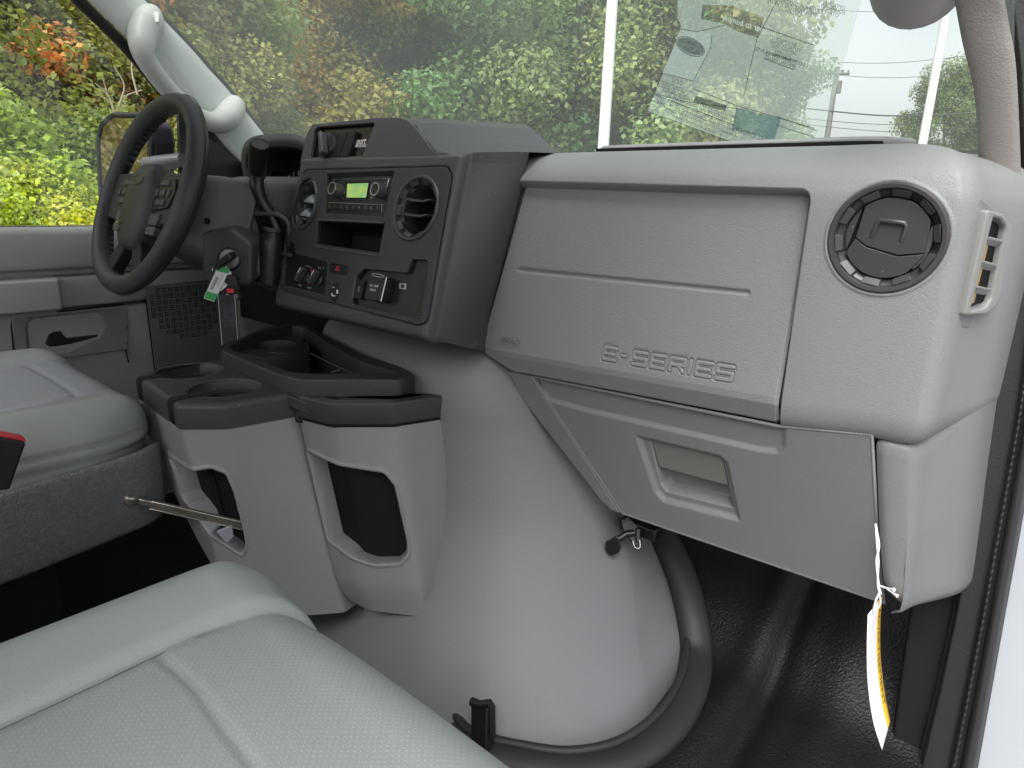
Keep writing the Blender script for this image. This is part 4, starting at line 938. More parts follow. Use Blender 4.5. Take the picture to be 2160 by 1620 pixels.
for (cx, cy) in (c1, c2):
    lathe('cup_well', [(rc_ + .0012, -.002), (rc_ - .0006, -.022), (rc_ - .003, -.026), (rc_ - .004, -.085), (.0001, -.085)], ZF, cx, cy, BLKM, dk, n=44, h=.458)
    tube('well_rim', [(cx + (rc_ + .0012) * math.cos(a_), cy + (rc_ + .0012) * math.sin(a_), .4592) for a_ in np.linspace(-1.1, math.pi + 1.1, 50)], .0016, CHARG, dk, n=8)
    lathe('well_step', [(rc_ + .001, -.016), (rc_ - .0045, -.0165), (rc_ - .0045, -.020)], ZF, cx, cy, TRAY, dk, n=44, h=.458)
# walled tray behind
TZ = .487
tpx = lambda pts: [ZF.px(u, v, TZ) for u, v in pts]
tr_o = rp(tpx([(465, 739), (477, 725), (555, 691), (617, 681), (642, 681), (700, 714), (765, 747), (840, 771), (864, 782), (872, 790), (846, 801), (632, 801), (589, 790), (536, 769)]), [.01, .01, .03, .01, .01, .05, .05, .03, .006, .006, .02, .05, .04, .05], 5)
tr_i = rp(tpx([(486, 732), (491, 726), (557, 698), (617, 687), (640, 689), (695, 727), (759, 762), (833, 784), (823, 787), (653, 787), (612, 784), (551, 760), (495, 738)]), [.006, .006, .03, .006, .006, .05, .05, .003, .003, .05, .04, .05, .02], 5)
trw = plate('tray_wall', ZF, tr_o, [tr_i], .074, TRAY, con, top=TZ, bevel=.0035, seg=3)
plate('tray_floor', ZF, tr_o, [], .004, PIT, con, top=.4155)
ib_o = rp([ZF.px(u, v, .470) for u, v in ((489, 741), (524, 716), (612, 709), (650, 722), (652.5, 735), (555, 757))], .003, 2)
ch = [ZF.px(u, v, .470) for u, v in ((575, 727),)][0]
blk_ = plate('tray_cup_block', ZF, ib_o, [ell(ch[0], ch[1], .046, n=40)], .056, TRAY, con, top=.470, bevel=.0014)
lathe('tray_cup', [(.0465, -.001), (.045, -.05), (.0001, -.05)], ZF, ch[0], ch[1], TRAY, blk_, n=40, h=.470)
fbox('tray_slot', Frame(ZF.at(*ZF.px(592, 742, .47), .470), (.83, .55, 0), (-.55, .83, 0)), -.02, .02, -.014, -.004, -.006, .001, TRAY, blk_, bevel=.001)
tube('tray_rib', [P(700, 786, z=.44), P(724, 780, z=.447)], .004, TRAY, con, n=8)
tube('tray_seam', [P(655, 745, z=.474), P(700, 768, z=.465), P(742, 786, z=.456)], .0009, CHARG, con, n=6)
# black rim of the pod
p2o = rp([(-.060, .560), (.022, .5755), (.0905, .6475), (.119, .738), (.112, .752), (.075, .715), (.0, .60)], [.004, .03, .03, .012, .004, .004, .01], 5)
p2i = rp([(-.030, .578), (.017, .5865), (.080, .653), (.104, .732), (.0, .66)], [.004, .03, .03, .004, .01], 4)
rim2 = plate('pod_rim', ZF, p2o, [p2i], .040, TRAY, con, top=.4595, bevel=.005, seg=3)
plate('pod_rim_floor', ZF, p2o, [], .003, PIT, rim2, top=.421)
prism('deck_ramp', [(-.075, .545, .4595), (-.052, .552, .4595), (.0, .580, .44), (.0, .60, .44), (-.07, .60, .4595)], (0, 0, -.02), TRAY, con, bevel=.002)

# long metal wrench sticking out of the left pocket, paper under it
r0, r1 = P(262, 1050, x=-.20), P(518, 1108, x=-.071)
rx = (r1 - r0) / np.linalg.norm(r1 - r0); RL = float(np.linalg.norm(r1 - r0)); RFm = Frame(r0, rx, (0, 0, 1))
STEEL = M('worn_nickel_steel', (.42, .40, .35), .3, (160, .0005, 'noise'), .5, metal=.85, var=.3, varscale=60)
wr = thing('lug_wrench', r0, 'worn metal lug wrench sticking out of the console left pocket', 'wrench')
kR = RL / 230.
fbox('shaft', RFm, 50 * kR, RL, -.0065, .0065, -.003, .003, STEEL, wr, bevel=.0012)
fbox('shaft_flange', RFm, 50 * kR, RL, -.0085, -.0065, -.007, .004, STEEL, wr, bevel=.0006)
fbox('stepped_neck', RFm, 28 * kR, 52 * kR, -.0050, .0048, -.0022, .0022, STEEL, wr, bevel=.001)
lathe('ring_end', [(.011, -.006), (.012, -.002), (.012, .004), (.010, .0062), (.0062, .0062), (.0058, -.004)], Frame(RFm.at(12 * kR, .002, 0), RFm.ex, RFm.n * -1), 0, 0, STEEL, wr, n=24)
plate('neck_web', RFm, rp([(18 * kR, -.005), (32 * kR, -.004), (32 * kR, .004), (18 * kR, .006)], .001, 2), [], .003, STEEL, wr, top=.0015, bevel=.0006)
text('lettering', 'WARNING 1500 LBS', RFm, 125 * kR, 0, .006, M('stamped_dark_steel', (.12, .11, .09), .5, metal=.5), wr, h=.0032, ext=.0002)
pp = [P(457, 1130, x=-.06), P(488, 1118, x=-.055), P(492, 1140, x=-.055), P(478, 1155, x=-.06)]
pap = prism('folded_paper', [p + np.array([-.012, .006, 0]) for p in pp], (-.004, .003, 0), M('grey_printed_paper', (.35, .34, .40), .7), None, bevel=.0004)
tag(pap, 'crumpled folded paper tucked in the left console pocket below the wrench', 'paper')
# ================================================================== CAB SHELL
def struct(o): o['kind'] = 'structure'; return o
FLM = M('black_rubber_floor', (.008, .008, .009), .50, (270, .0009, 'leather'), .35)
def floor_z(x, y):
    z = .62 * np.maximum(0, y - .98) * sstep(.95, 1.1, y)
    g = sstep(.45, .6, y) * (x > .3)
    z = z + g * (-.020 * np.exp(-((x - .635 + .06 * (y - .8)) / .020) ** 2) + .012 * np.exp(-((x - .58) / .03) ** 2) + .010 * np.exp(-((x - .715) / .035) ** 2) - .03 * np.exp(-((x - .80) / .03) ** 2) * 0)
    return z
struct(hf('floor', np.concatenate([np.linspace(-.86, .25, 12), np.linspace(.27, .86, 70)]), np.concatenate([np.linspace(-.7, .4, 8), np.linspace(.42, 1.6, 70)]), lambda U, V: np.stack([U, V, floor_z(U, V)], -1), FLM))
struct(prism('firewall', [(-.9, 1.50, -.1), (.86, 1.50, -.1), (.86, 1.25, .87), (-.9, 1.25, .87)], (0, .03, 0), BLKM, bevel=0))
HEADL = M('pale_headliner', (.40, .40, .38), .9)
struct(prism('added_rear_wall', [(-.86, -.74, 0), (.80, -.74, 0), (.80, -.74, 1.40), (.15, -.74, 1.40), (.15, -.74, .55), (-.86, -.74, .55)], (0, -.03, 0), M('added_wall_grey', (.22, .22, .22), .8), bevel=0))  # unseen wall added to dim the cab; gap shaped to light the driver side
struct(prism('roof', [(-.80, -.75, 1.42), (.80, -.75, 1.42), (.76, .50, 1.36), (-.76, .50, 1.36)], (0, 0, .04), HEADL, bevel=.01))
# --- black kick panel, seal and painted body at the front edge of the open doorway
KB = Frame((.85, 1.02, 0), (1, 0, 0), (0, 0, 1))
kick = plate('kick_panel', KB, KB.pxs([(1925, 1240), (2030, 1240), (1985, 1660), (1866, 1660)]), [], .02, BLKM, None, top=.0, bevel=.006); tag(kick, 'black kick panel at the front of the open doorway beside the footwell', 'panel')
DF = thing('door_frame', (.87, 1.0, .3), 'black rubber lined front edge of the open passenger doorway', 'door frame')
LB = [(-80, 2105), (0, 2118), (150, 2141), (370, 2152), (430, 2141), (640, 2118), (890, 2086), (1080, 2047), (1300, 2007), (1460, 1972), (1700, 1912)]
RBx = [(-80, 2290), (0, 2290), (400, 2250), (800, 2205), (1060, 2163), (1300, 2119), (1620, 2062), (1700, 2046)]
def seal_base(U, V):
    l = np.interp(V, [p[0] for p in LB], [p[1] for p in LB]); r = np.interp(V, [p[0] for p in RBx], [p[1] for p in RBx]); u = l + (r - l) * U
    Q = np.zeros(U.shape + (3,))
    for i in range(U.shape[0]):
        for j in range(U.shape[1]): Q[i, j] = P(u[i, j], V[i, j], y=1.0)
    return Q
def seal_H(U, V):
    w_ = .055
    h = .004 + .010 * np.exp(-((U - .62) / .07) ** 2) + .016 * np.sqrt(np.maximum(0, 1 - ((U - .84) / .13) ** 2)) - .012 * (1 - sstep(0, .12, U)) - .02 * sstep(.95, 1, U)
    h += .0012 * np.sin(V * .42) * np.exp(-((U - .60) / .06) ** 2)
    return h
hf('weatherstrip', np.linspace(0, 1, 60), np.arange(-80, 1701, 3.0), seal_base, RUBBER, DF, seal_H, flip=True)
bodyp = plate('painted_pillar', Frame((.95, 1.035, 0), (1, 0, 0), (0, 0, 1)), [(-.075, -.30), (.12, -.30), (.12, 1.0), (-.13, 1.0)], [], .02, PAINT, DF, top=.0, bevel=.008)

# --- right-hand windshield pillar with its handle
rpil = thing('passenger_pillar', (.79, .93, .85), 'beige grey grained right windshield pillar with rounded handle base at top', 'pillar')
Lp = [(400, 2066, .965), (330, 2064, .945), (200, 2055, .895), (90, 2030, .853), (0, 2013, .82), (-120, 1990, .77), (-300, 1950, .70)]
Rp_ = [(430, 2153, .975), (372, 2154, .965), (150, 2144, .89), (60, 2130, .86), (0, 2119, .835), (-120, 2090, .79), (-300, 2045, .72)]
Lw = cr([P(u, v, y=y) for v, u, y in Lp], 8); Rw_ = cr([P(u, v, y=y) for v, u, y in Rp_], 8)
def strip(name, Lc, Rc, bulge, mat, parent, nrm, n=14):
    kk = np.linspace(0, 1, n); a = np.array(Lc)[:, None, :]; b_ = np.array(Rc)[:, None, :]
    Q = a + (b_ - a) * kk[None, :, None] + np.array(nrm)[None, None, :] * (bulge * (np.sqrt(np.maximum(0, 1 - (2 * kk - 1) ** 2))))[None, :, None]
    return hf(name, np.arange(len(Lc)), np.arange(n), lambda U, V: Q, mat, parent)
strip('pillar_trim', Lw, Rw_, .020, G_PILR, rpil, (-.1, -.95, .3))
hb = [P(1938, -38, y=.84), P(1942, -60, y=.83), P(1950, -90, y=.80), P(1950, -200, y=.74)]
hd_ = (hb[2] - hb[0]) / np.linalg.norm(hb[2] - hb[0]); ph_ = np.linspace(0, math.pi / 2, 12); RH = .0445
hc_ = np.array([hb[0] - hd_ * RH * .8 * math.cos(a_) for a_ in ph_] + [q for q in hb[1:]]); rr_ = np.array([max(.002, RH * math.sin(a_)) for a_ in ph_] + [.046, .046, .044])
tube('grab_handle', hc_, rr_, G_VISOR, rpil, n=24)

# --- left windshield pillar
lpil = thing('driver_pillar', (-.85, .95, .90), 'pale plastic left windshield pillar with long grab handle', 'pillar')
def lx(z): return -.85 + .16 * (z - .90)
def Pl(u, v):
    x = -.85
    for _ in range(4): q = P(u, v, x=x); x = lx(q[2])
    return P(u, v, x=x)
Lq = cr([Pl(*q) for q in ((545, 395), (505, 345), (430, 256), (372, 206), (282, 98), (185, 0), (95, -90), (0, -190))], 6)
Rq = cr([Pl(*q) for q in ((592, 330), (562, 290), (481, 190), (440, 145), (401, 100), (305, 0), (215, -92), (120, -192))], 6)
strip('pillar_trim', Lq, Rq, .018, G_PILL, lpil, (.75, -.6, .2))
Lo = [q + np.array([-.03, -.012, .004]) for q in Lq]
tube('window_seal', [q + np.array([-.014, -.010, -.004]) for q in Lq], .0125, BLKM, lpil, n=10)
tube('glass_seal', [q + np.array([-.004, .006, .004]) for q in Rq], .005, BLKM, lpil, n=8)
gh = [(322, 26, -.815, .020), (315, 42, -.80, .031), (303, 72, -.785, .032), (300, 100, -.765, .026), (312, 132, -.765, .0215), (350, 183, -.775, .0205), (400, 232, -.785, .0205), (436, 254, -.79, .022), (466, 256, -.795, .028), (487, 238, -.815, .031), (497, 218, -.835, .024), (500, 210, -.84, .012)]
gp = cr([np.append(P(u, v, x=x), r) for u, v, x, r in gh], 6)
ghd = tube('grab_handle', gp[:, :3], gp[:, 3], M('warm_white_handle', (.46, .465, .448), .42), lpil, n=20)
for u, v, x in ((325, 36, -.768), (499, 227, -.805)):
    f = Frame(P(u, v, x=x), (.62, .78, 0), (-.3, .2, .93)); plate('screw_cap', f, rp([(-.010, -.012), (.010, -.012), (.010, .012), (-.010, .012)], .004, 3), [], .003, G_PILL, ghd, top=.001, bevel=.0008)

# --- windshield
def ws_y(x, z): return 1.155 - .22 * (x / .82) ** 2 - .93 * (z - .86)
def glass(name, tint, dust_or_haze):
    m, nt, b = nodes(name); N, L = nt.nodes.new, nt.links.new
    out = nt.nodes['Material Output']; nt.nodes.remove(b)
    tr = N('ShaderNodeBsdfTransparent'); tr.inputs['Color'].default_value = (*tint, 1)
    gl_ = N('ShaderNodeBsdfGlossy'); gl_.inputs['Roughness'].default_value = .02
    di = N('ShaderNodeBsdfTranslucent'); di.inputs['Color'].default_value = (.75, .80, .76, 1)
    lw = N('ShaderNodeLayerWeight'); lw.inputs['Blend'].default_value = .12
    mp = N('ShaderNodeMapRange'); mp.inputs['To Min'].default_value = .03; mp.inputs['To Max'].default_value = .10; L(lw.outputs['Facing'], mp.inputs['Value'])
    m1 = N('ShaderNodeMixShader'); L(mp.outputs[0], m1.inputs[0]); L(tr.outputs[0], m1.inputs[1]); L(gl_.outputs[0], m1.inputs[2])
    tc = N('ShaderNodeTexCoord'); no = N('ShaderNodeTexNoise'); no.inputs['Scale'].default_value = 3.5; no.inputs['Detail'].default_value = 6; L(tc.outputs['Object'], no.inputs['Vector'])
    vo = N('ShaderNodeTexVoronoi'); vo.inputs['Scale'].default_value = 160; L(tc.outputs['Object'], vo.inputs['Vector'])
    lt_ = N('ShaderNodeMath'); lt_.operation = 'LESS_THAN'; lt_.inputs[1].default_value = .09; L(vo.outputs['Distance'], lt_.inputs[0])
    d1 = N('ShaderNodeMapRange'); d1.inputs['From Min'].default_value = .35; d1.inputs['From Max'].default_value = .75; d1.inputs['To Min'].default_value = dust_or_haze * .8; d1.inputs['To Max'].default_value = dust_or_haze * 1.2; L(no.outputs[0], d1.inputs['Value'])  # milky veil mixed in for dash reflections, beside the real dust specks
    d2 = N('ShaderNodeMath'); d2.operation = 'MULTIPLY_ADD'; d2.inputs[1].default_value = dust_or_haze * 1.2; L(lt_.outputs[0], d2.inputs[0]); L(d1.outputs[0], d2.inputs[2])
    m2 = N('ShaderNodeMixShader'); L(d2.outputs[0], m2.inputs[0]); L(m1.outputs[0], m2.inputs[1]); L(di.outputs[0], m2.inputs[2])
    L(m2.outputs[0], out.inputs['Surface'])
    return m
WG = glass('windshield_glass', (.92, .97, .94), .155); DG = glass('side_window_glass', (.93, .97, .94), .006)
wsh = struct(hf('windshield', np.linspace(-.86, .80, 30), np.linspace(.80, 1.40, 16), lambda U, V: np.stack([U * (1 - .12 * (V - .86)), ws_y(U, V), V], -1), WG))
# window price sheet stuck inside the glass, read from outside (so mirrored here)
def WSP(u, v):
    d = ray(u, v); t = 1.0
    for _ in range(60):
        q = EYE + d * t; t += (ws_y(q[0], q[2]) - q[1]) * .5
    return EYE + d * t
s0 = WSP(1560, 150); sx_ = WSP(1600, 150) - s0; sy_ = WSP(1560, 110) - s0
SF = Frame(s0, sx_, sy_ - sx_ * (sx_ @ sy_) / (sx_ @ sx_)); SF = SF.up(.012)
def sheet(name, col, alpha, rough=.6):
    m, nt, b = nodes(name); N, L = nt.nodes.new, nt.links.new; out = nt.nodes['Material Output']; nt.nodes.remove(b)
    tr = N('ShaderNodeBsdfTransparent'); tl = N('ShaderNodeBsdfTranslucent'); tl.inputs['Color'].default_value = (*col, 1)
    m1 = N('ShaderNodeMixShader'); m1.inputs[0].default_value = alpha; L(tr.outputs[0], m1.inputs[1]); L(tl.outputs[0], m1.inputs[2]); L(m1.outputs[0], out.inputs['Surface'])
    return m
SH1, SH2 = sheet('sheer_sheet', (.66, .76, .70), .23), sheet('sheer_sheet_dense', (.64, .74, .72), .14)
INK, INKB, INKW = sheet('faded_dark_ink', (.03, .06, .05), .42), sheet('faded_teal_ink', (.06, .20, .22), .36), sheet('faded_white_ink', (.80, .86, .80), .5)
def spx(pts, h=0): return SF.pxs(pts, h)
stk = plate('price_sheet', SF, spx([(1425, -80), (1430, 36), (1437, 58), (1366, 236), (1548, 302), (1640, 330), (1722, 330), (1760, 200), (1800, 60), (1840, -80)]), [spx([(1482, 10), (1545, 12), (1570, 22), (1612, 36), (1598, 80), (1560, 68), (1530, 52), (1478, 40)])], .0004, SH1)
tag(stk, 'large translucent printed price sheet stuck on the windshield, writing mirrored', 'window sticker')
plate('side_panel', SF, spx([(1438, 62), (1503, 72), (1500, 100), (1463, 170), (1396, 155)], .0008), [], .0003, SH2, stk, top=.0010)
ov = spx([(1457, 97)])[0]
def sfa(u0, v0, u1, v1):
    a, b_ = spx([(u0, v0), (u1, v1)]); return math.atan2(b_[1] - a[1], b_[0] - a[0])
rot_ = sfa(1440, 92, 1475, 104); wdt = .028
orx = np.hypot(*(np.array(spx([(1428, 90)])[0]) - np.array(spx([(1487, 106)])[0]))) / 2
plate('emblem_oval', SF, ell(ov[0], ov[1], orx * .94, orx * .50, n=36, rot=rot_), [], .0003, INK, stk, top=.0012)
tube('emblem_ring', [SF.at(p[0], p[1], .0014) for p in ell(ov[0], ov[1], orx, orx * .58, n=36, rot=rot_)], orx * .03, INK, stk, n=5, closed=True)
text('lettering', 'Ford', SF, ov[0], ov[1], orx * .85, INKW, stk, h=.0018, ext=.0001, shear=.3, mirror=True, rot=rot_, sx=1.1)
def sline(pts, r=.0006): tube('rule_line', [SF.at(*q, .0012) for q in spx(pts)], r, INK, stk, n=5)
for pts in ([(1437, 60), (1470, 66), (1530, 52)], [(1503, 72), (1500, 100), (1463, 170)], [(1396, 153), (1463, 170)], [(1385, 200), (1548, 262)], [(1380, 196), (1440, 212), (1556, 228)], [(1463, 186), (1556, 222), (1720, 270)], [(1368, 234), (1548, 300)], [(1556, 222), (1546, 275)], [(1640, 245), (1725, 275)], [(1638, 262), (1722, 290)], [(1618, 110), (1682, 128), (1676, 146), (1612, 122), (1618, 110)], [(1640, 0), (1598, 80), (1570, 200)], [(1605, 55), (1720, 95)]): sline(pts)
def sblock(u, v, lines, size, ang, words, mat=INK, dv=8):
    for k in range(lines):
        c = spx([(u - k * 2.5, v + k * dv)])[0]
        text('lettering', words[k % len(words)], SF, c[0], c[1], size, mat, stk, h=.0013, ext=.0001, mirror=True, rot=ang, sx=.8)
r1_ = sfa(1480, 215, 1545, 240)
sblock(1487, 222, 6, .0085, r1_, ['VEHICLE DESCRIPTION AND FUEL DATA', 'STANDARD EQUIPMENT INCLUDED AT NO', 'EXTRA CHARGE AIR CONDITIONING TILT', 'POWER STEERING BRAKES AND DOOR', 'WARRANTY THREE YEAR SIXTY THOUSAND', 'ROADSIDE ASSIST FIVE YEAR'], dv=8.5)
sblock(1428, 182, 4, .006, r1_, ['TOTAL SUGGESTED RETAIL', 'GOVERNMENT SAFETY', 'RATING NOT TESTED', 'FOR THIS VEHICLE'], dv=5)
sblock(1660, 88, 5, .007, r1_, ['BASE PRICE', 'TOTAL OPTIONS', 'DESTINATION', 'DELIVERY', 'SUBTOTAL'], dv=8); sblock(1650, 120, 2, .008, r1_, ['ADDITIONAL DISCOUNTS', 'SPECIAL VALUE'], dv=9)
sblock(1672, 6, 3, .008, r1_, ['EXTERIOR OXFORD WHITE', 'INTERIOR GREY VINYL', 'CUTAWAY'], dv=9)
sblock(1760, 10, 3, .007, r1_, ['OPTIONAL', 'EQUIPMENT', 'OTHER'], dv=9)
sblock(1598, 288, 1, .013, r1_ + .04, ['SPECIAL ORDER']); sblock(1580, 52, 1, .013, r1_, ['bumper to bumper'], INKW)
sblock(1430, 172, 1, .012, r1_, ['CCG']); sblock(1395, 218, 1, .012, r1_, ['EPA'])
plate('info_panel', SF, spx([(1556, 226), (1648, 250), (1634, 294), (1546, 272)]), [], .0003, INKB, stk, top=.0012)
sblock(1600, 250, 4, .008, r1_, ['See how easy', 'it is to order', 'call or visit', 'your dealer'], INKW, dv=8)
plate('bar_print', SF, spx([(1468, 201), (1534, 221), (1530, 234), (1464, 213)]), [], .0003, INK, stk, top=.0012)

# --- driver's door
DD = Frame((-.84, 0, 0), (0, 1, 0), (0, 0, 1))
door = thing('driver_door', (-.86, .3, .3), 'grey driver door with armrest, black release handle and speaker grille behind steering wheel', 'door')
dprof = [(-.05, .0), (.30, .0), (.40, .006), (.50, .012), (.512, .016), (.517, .050), (.53, .056), (.575, .058), (.584, .050), (.5865, .012), (.592, .010), (.600, .012), (.606, .030), (.64, .034), (.672, .030), (.684, .024), (.690, .012), (.693, -.02)]
zz_ = cr([(a, b_, 0) for a, b_ in dprof], 5)
zarr = np.maximum.accumulate(zz_[:, 0] + np.arange(len(zz_)) * 1e-6)
lid = DD.px(118, 640)[0]
recp = rp(DD.pxs([(52, 672), (212, 655), (214, 700), (140, 738), (56, 750)]), .022, 6)
bezp = rp(DD.pxs([(25, 670), (253, 647), (262, 655), (265, 734), (31, 765)]), .006, 3)
def door_H(U, V):
    X, Z = U, np.interp(V, np.arange(len(zarr)), zarr); h = np.interp(V, np.arange(len(zarr)), zz_[:, 1])
    arm = sstep(.505, .516, Z) * (1 - sstep(.585, .588, Z))
    h = h - arm * .026 * sstep(lid - .002, lid + .003, X) - arm * .018 * sstep(.56, .66, X)
    h -= .003 * np.exp(-((X - lid) / .002) ** 2) * arm
    h -= .012 * arm * sstep(.577, .583, Z) * (seg_d(X, Z, (.1, .586), (.44, .586)) < .02) * 0
    return h
hf('door_skin', dens(-.4, 1.45, .012, [(.30, .70, .004)]), np.arange(0, len(zarr), .5), lambda U, V: np.stack([-.84 + 0 * U, U, np.interp(V, np.arange(len(zarr)), zarr)], -1), G_DOOR, door, door_H)
def dz(U, V): return DD.o + DD.ex * U[..., None] + DD.ey * V[..., None] + DD.n * .008
bx0, bx1 = min(p[0] for p in bezp), max(p[0] for p in bezp); bz0, bz1 = min(p[1] for p in bezp), max(p[1] for p in bezp)
hz_ = DD.pxs([(88, 700), (100, 692), (124, 690), (131, 708), (203, 700), (207, 706), (200, 712), (146, 726), (94, 731), (85, 722)])
hf('handle_bezel', dens(bx0, bx1, .003), dens(bz0, bz1, .003), dz, G_DOORD, door, lambda U, V: .006 - .016 * (1 - sstep(-.016, .004, poly_d(U, V, recp))) - .012 * (1 - sstep(-.004, .0, poly_d(U, V, hz_))), keep=lambda U, V: poly_d(U, V, bezp) < .002, snap=bezp)
plate('door_handle', DD, rp(DD.pxs([(91, 724), (96, 704), (108, 696), (126, 694), (136, 710), (204, 703), (206, 709), (146, 725), (104, 731)]), .006, 4), [], .010, BLK, door, top=.010, bevel=.004)
plate('lock_cap', DD, rp(DD.pxs([(139, 692), (159, 690), (160, 706), (141, 708)]), .003, 3), [], .003, G_DOORD, door, top=.0065, bevel=.0008)
for pts in ([(0, 670), (24, 668)], [(23, 672), (31, 766), (0, 770)], [(31, 766), (265, 736)], [(118, 659), (262, 642)], [(265, 736), (272, 765)], [(308, 604), (327, 775)]):
    tube('panel_gap', [DD.at(*DD.px(u, v, .012), .0105) for u, v in pts], .0016, PIT, door, n=6)
ds = word_strokes('E-SERIES', DD.px(-108, 826)[0], DD.px(37, 805)[0], DD.px(-108, 826)[1], DD.px(37, 816)[1], .020)
for s in ds: tube('door_lettering', [DD.at(s[0][0], s[0][1], .004), DD.at(s[1][0], s[1][1], .004)], .0022, G_DOORD, door, n=6)
GRM = M('dark_grey_grille', (.13, .132, .13), .5)
GF = Frame((-.815, 0, 0), (0, 1, 0), (0, 0, 1))
gout = GF.pxs([(307, 606), (440, 592), (475, 600), (480, 790), (330, 790)])
gx0, gz1 = GF.px(312, 608); holes = []; cs = .0150
gc = GF.px(398, 640); gr = abs(gc[1] - GF.px(392, 716)[1])
for i in range(14):
    for j in range(10):
        cx_, cz_ = gx0 + (i + .5) * cs, gz1 - (j + .5) * cs
        if not (np.hypot(cx_ - gc[0], (cz_ - gc[1])) < gr and cz_ < gz1): continue
        lim = np.interp(cz_, [GF.px(330, 790)[1], gz1], [GF.px(330, 790)[0], gx0])
        if cx_ - cs / 2 < lim: continue
        for k in (-1, 0, 1):
            hl, hw_, o_ = cs * .42, cs * .085, k * cs * .29
            q = [(-hl, o_ - hw_), (hl, o_ - hw_), (hl, o_ + hw_), (-hl, o_ + hw_)]
            if (i + j) % 2: q = [(b_, a_) for a_, b_ in q][::-1]
            holes.append([(cx_ + a_, cz_ + b_) for a_, b_ in q])
gri = plate('speaker_grille', GF, gout, holes, .003, GRM, door, top=.0)
plate('grille_backing', GF, gout, [], .001, PIT, gri, top=-.010)
for k in range(14):
    v = 700 + k * 6; a, b_ = GF.px(324 + k * .8, v), GF.px(470, v - 14)
    if k > 1 : tube('grille_rib', [GF.at(a[0] + .0, a[1] - .012, .0002), GF.at(b_[0], b_[1] - .012, .0002)], .0011, GRM, gri, n=5)
plate('sail_panel', Frame((-.852, 0, 0), (0, 1, 0), (0, 0, 1)), [P(u, v, x=-.852)[1:] for u, v in ((376, 205), (440, 245), (520, 345), (530, 420), (380, 420))], [], .012, M('black_sail_plastic', (.018, .019, .020), .5), door, top=0, bevel=.002)
plate('window_glass', Frame((-.868, 0, 0), (0, 1, 0), (-.14, 0, 1)), [(-.5, .66), (.86, .66), (.86, .85), (.50, 1.32), (-.5, 1.32)], [], .003, DG, door)
prism('door_top_frame', [(-.84, -.7, 1.30), (-.84, .45, 1.30), (-.80, .45, 1.38), (-.80, -.7, 1.38)], (-.03, 0, 0), BLKM, door, bevel=.004)
prism('rear_post', [(-.86, -.72, .0), (-.86, -.40, .0), (-.81, -.40, 1.38), (-.81, -.72, 1.38)], (-.05, 0, 0), G_DOOR, door, bevel=.004)

# --- door mirror outside
MF = Frame((-1.12, .69, 0), (.97, -.24, 0), (0, 0, 1)); MF = Frame(P(255, 340, y=.69), (.985, .17, 0), (0, -.03, 1))
mout = [(-.122, .155), (-.105, .180), (-.07, .192), (.02, .192), (.055, .185), (.072, .160), (.075, -.15), (.06, -.178), (-.06, -.178), (-.10, -.17), (-.118, -.14)]
mp_ = rp(MF.pxs([(213, 432), (206, 300), (214, 262), (238, 243), (296, 244), (312, 262), (318, 300), (316, 420), (300, 446)]), [.02, .03, .03, .03, .03, .03, .03, .02, .02], 5)
mir = thing('door_mirror', MF.o, 'tall black framed door mirror outside driver window reflecting autumn foliage', 'mirror')
cx_ = np.mean([p[0] for p in mp_]); cy_ = np.mean([p[1] for p in mp_])
HOUS = M('lilac_black_housing', (.05, .048, .06), .35)
plate('mirror_housing', MF, mp_, [], .07, HOUS, mir, top=.0, bevel=.014, seg=4)
tube('mirror_rim', [MF.at(a, b, -.004) for a, b in mp_], .0085, BLK, mir, n=8, closed=True)
MG = bpy.data.materials.new('mirror_glass'); MG.use_nodes = True; b_ = MG.node_tree.nodes['Principled BSDF']; b_.inputs['Metallic'].default_value = 1; b_.inputs['Roughness'].default_value = .02; b_.inputs['Base Color'].default_value = (.66, .68, .66, 1)
plate('mirror_glass', MF, [(cx_ + (a - cx_) * .88, cy_ + (b__ - cy_) * .93) for a, b__ in mp_], [], .003, MG, mir, top=.0015, bevel=.0006)
aF = [P(318, 345, y=.72), P(345, 342, y=.73), P(385, 338, y=.76)]
tube('mirror_arm', cr([P(300, 338, y=.75)] + aF, 5), .022, M('grey_mirror_arm', (.12, .12, .13), .4), mir, n=16, flat=.8)
tube('arm_knuckle', cr([P(305, 320, y=.74), P(322, 335, y=.74), P(340, 342, y=.74)], 5), [.03] * 5 + [.032] * 5 + [.028], HOUS, mir, n=16)

# ================================================================== SEATS
def perf(name, col, rough, dots=True, sc=.0046):
    m = M(name, col, rough, (480, .00022), .4)
    if dots:
        nt = m.node_tree; N, L = nt.nodes.new, nt.links.new; b = nt.nodes['Principled BSDF']
        tc = N('ShaderNodeTexCoord'); mp = N('ShaderNodeMapping'); mp.inputs['Rotation'].default_value = (0, 0, math.radians(45)); mp.inputs['Scale'].default_value = (1 / sc, 1 / sc, 0); L(tc.outputs['Object'], mp.inputs['Vector'])
        fr = N('ShaderNodeVectorMath'); fr.operation = 'FRACTION'; L(mp.outputs[0], fr.inputs[0])
        su = N('ShaderNodeVectorMath'); su.operation = 'DISTANCE'; L(fr.outputs[0], su.inputs[0]); su.inputs[1].default_value = (.5, .5, 0)
        mr = N('ShaderNodeMapRange'); mr.inputs['From Min'].default_value = .10; mr.inputs['From Max'].default_value = .16; mr.inputs['To Min'].default_value = 1; mr.inputs['To Max'].default_value = 0; L(su.outputs['Value'], mr.inputs['Value'])
        old = b.inputs['Base Color'].links[0].from_socket; mx = N('ShaderNodeMix'); mx.data_type = 'RGBA'; L(mr.outputs[0], mx.inputs['Factor']); L(old, mx.inputs['A']); mx.inputs['B'].default_value = tuple(min(.9, c * 1.32) for c in col) + (1,); L(mx.outputs['Result'], b.inputs['Base Color'])
    return m
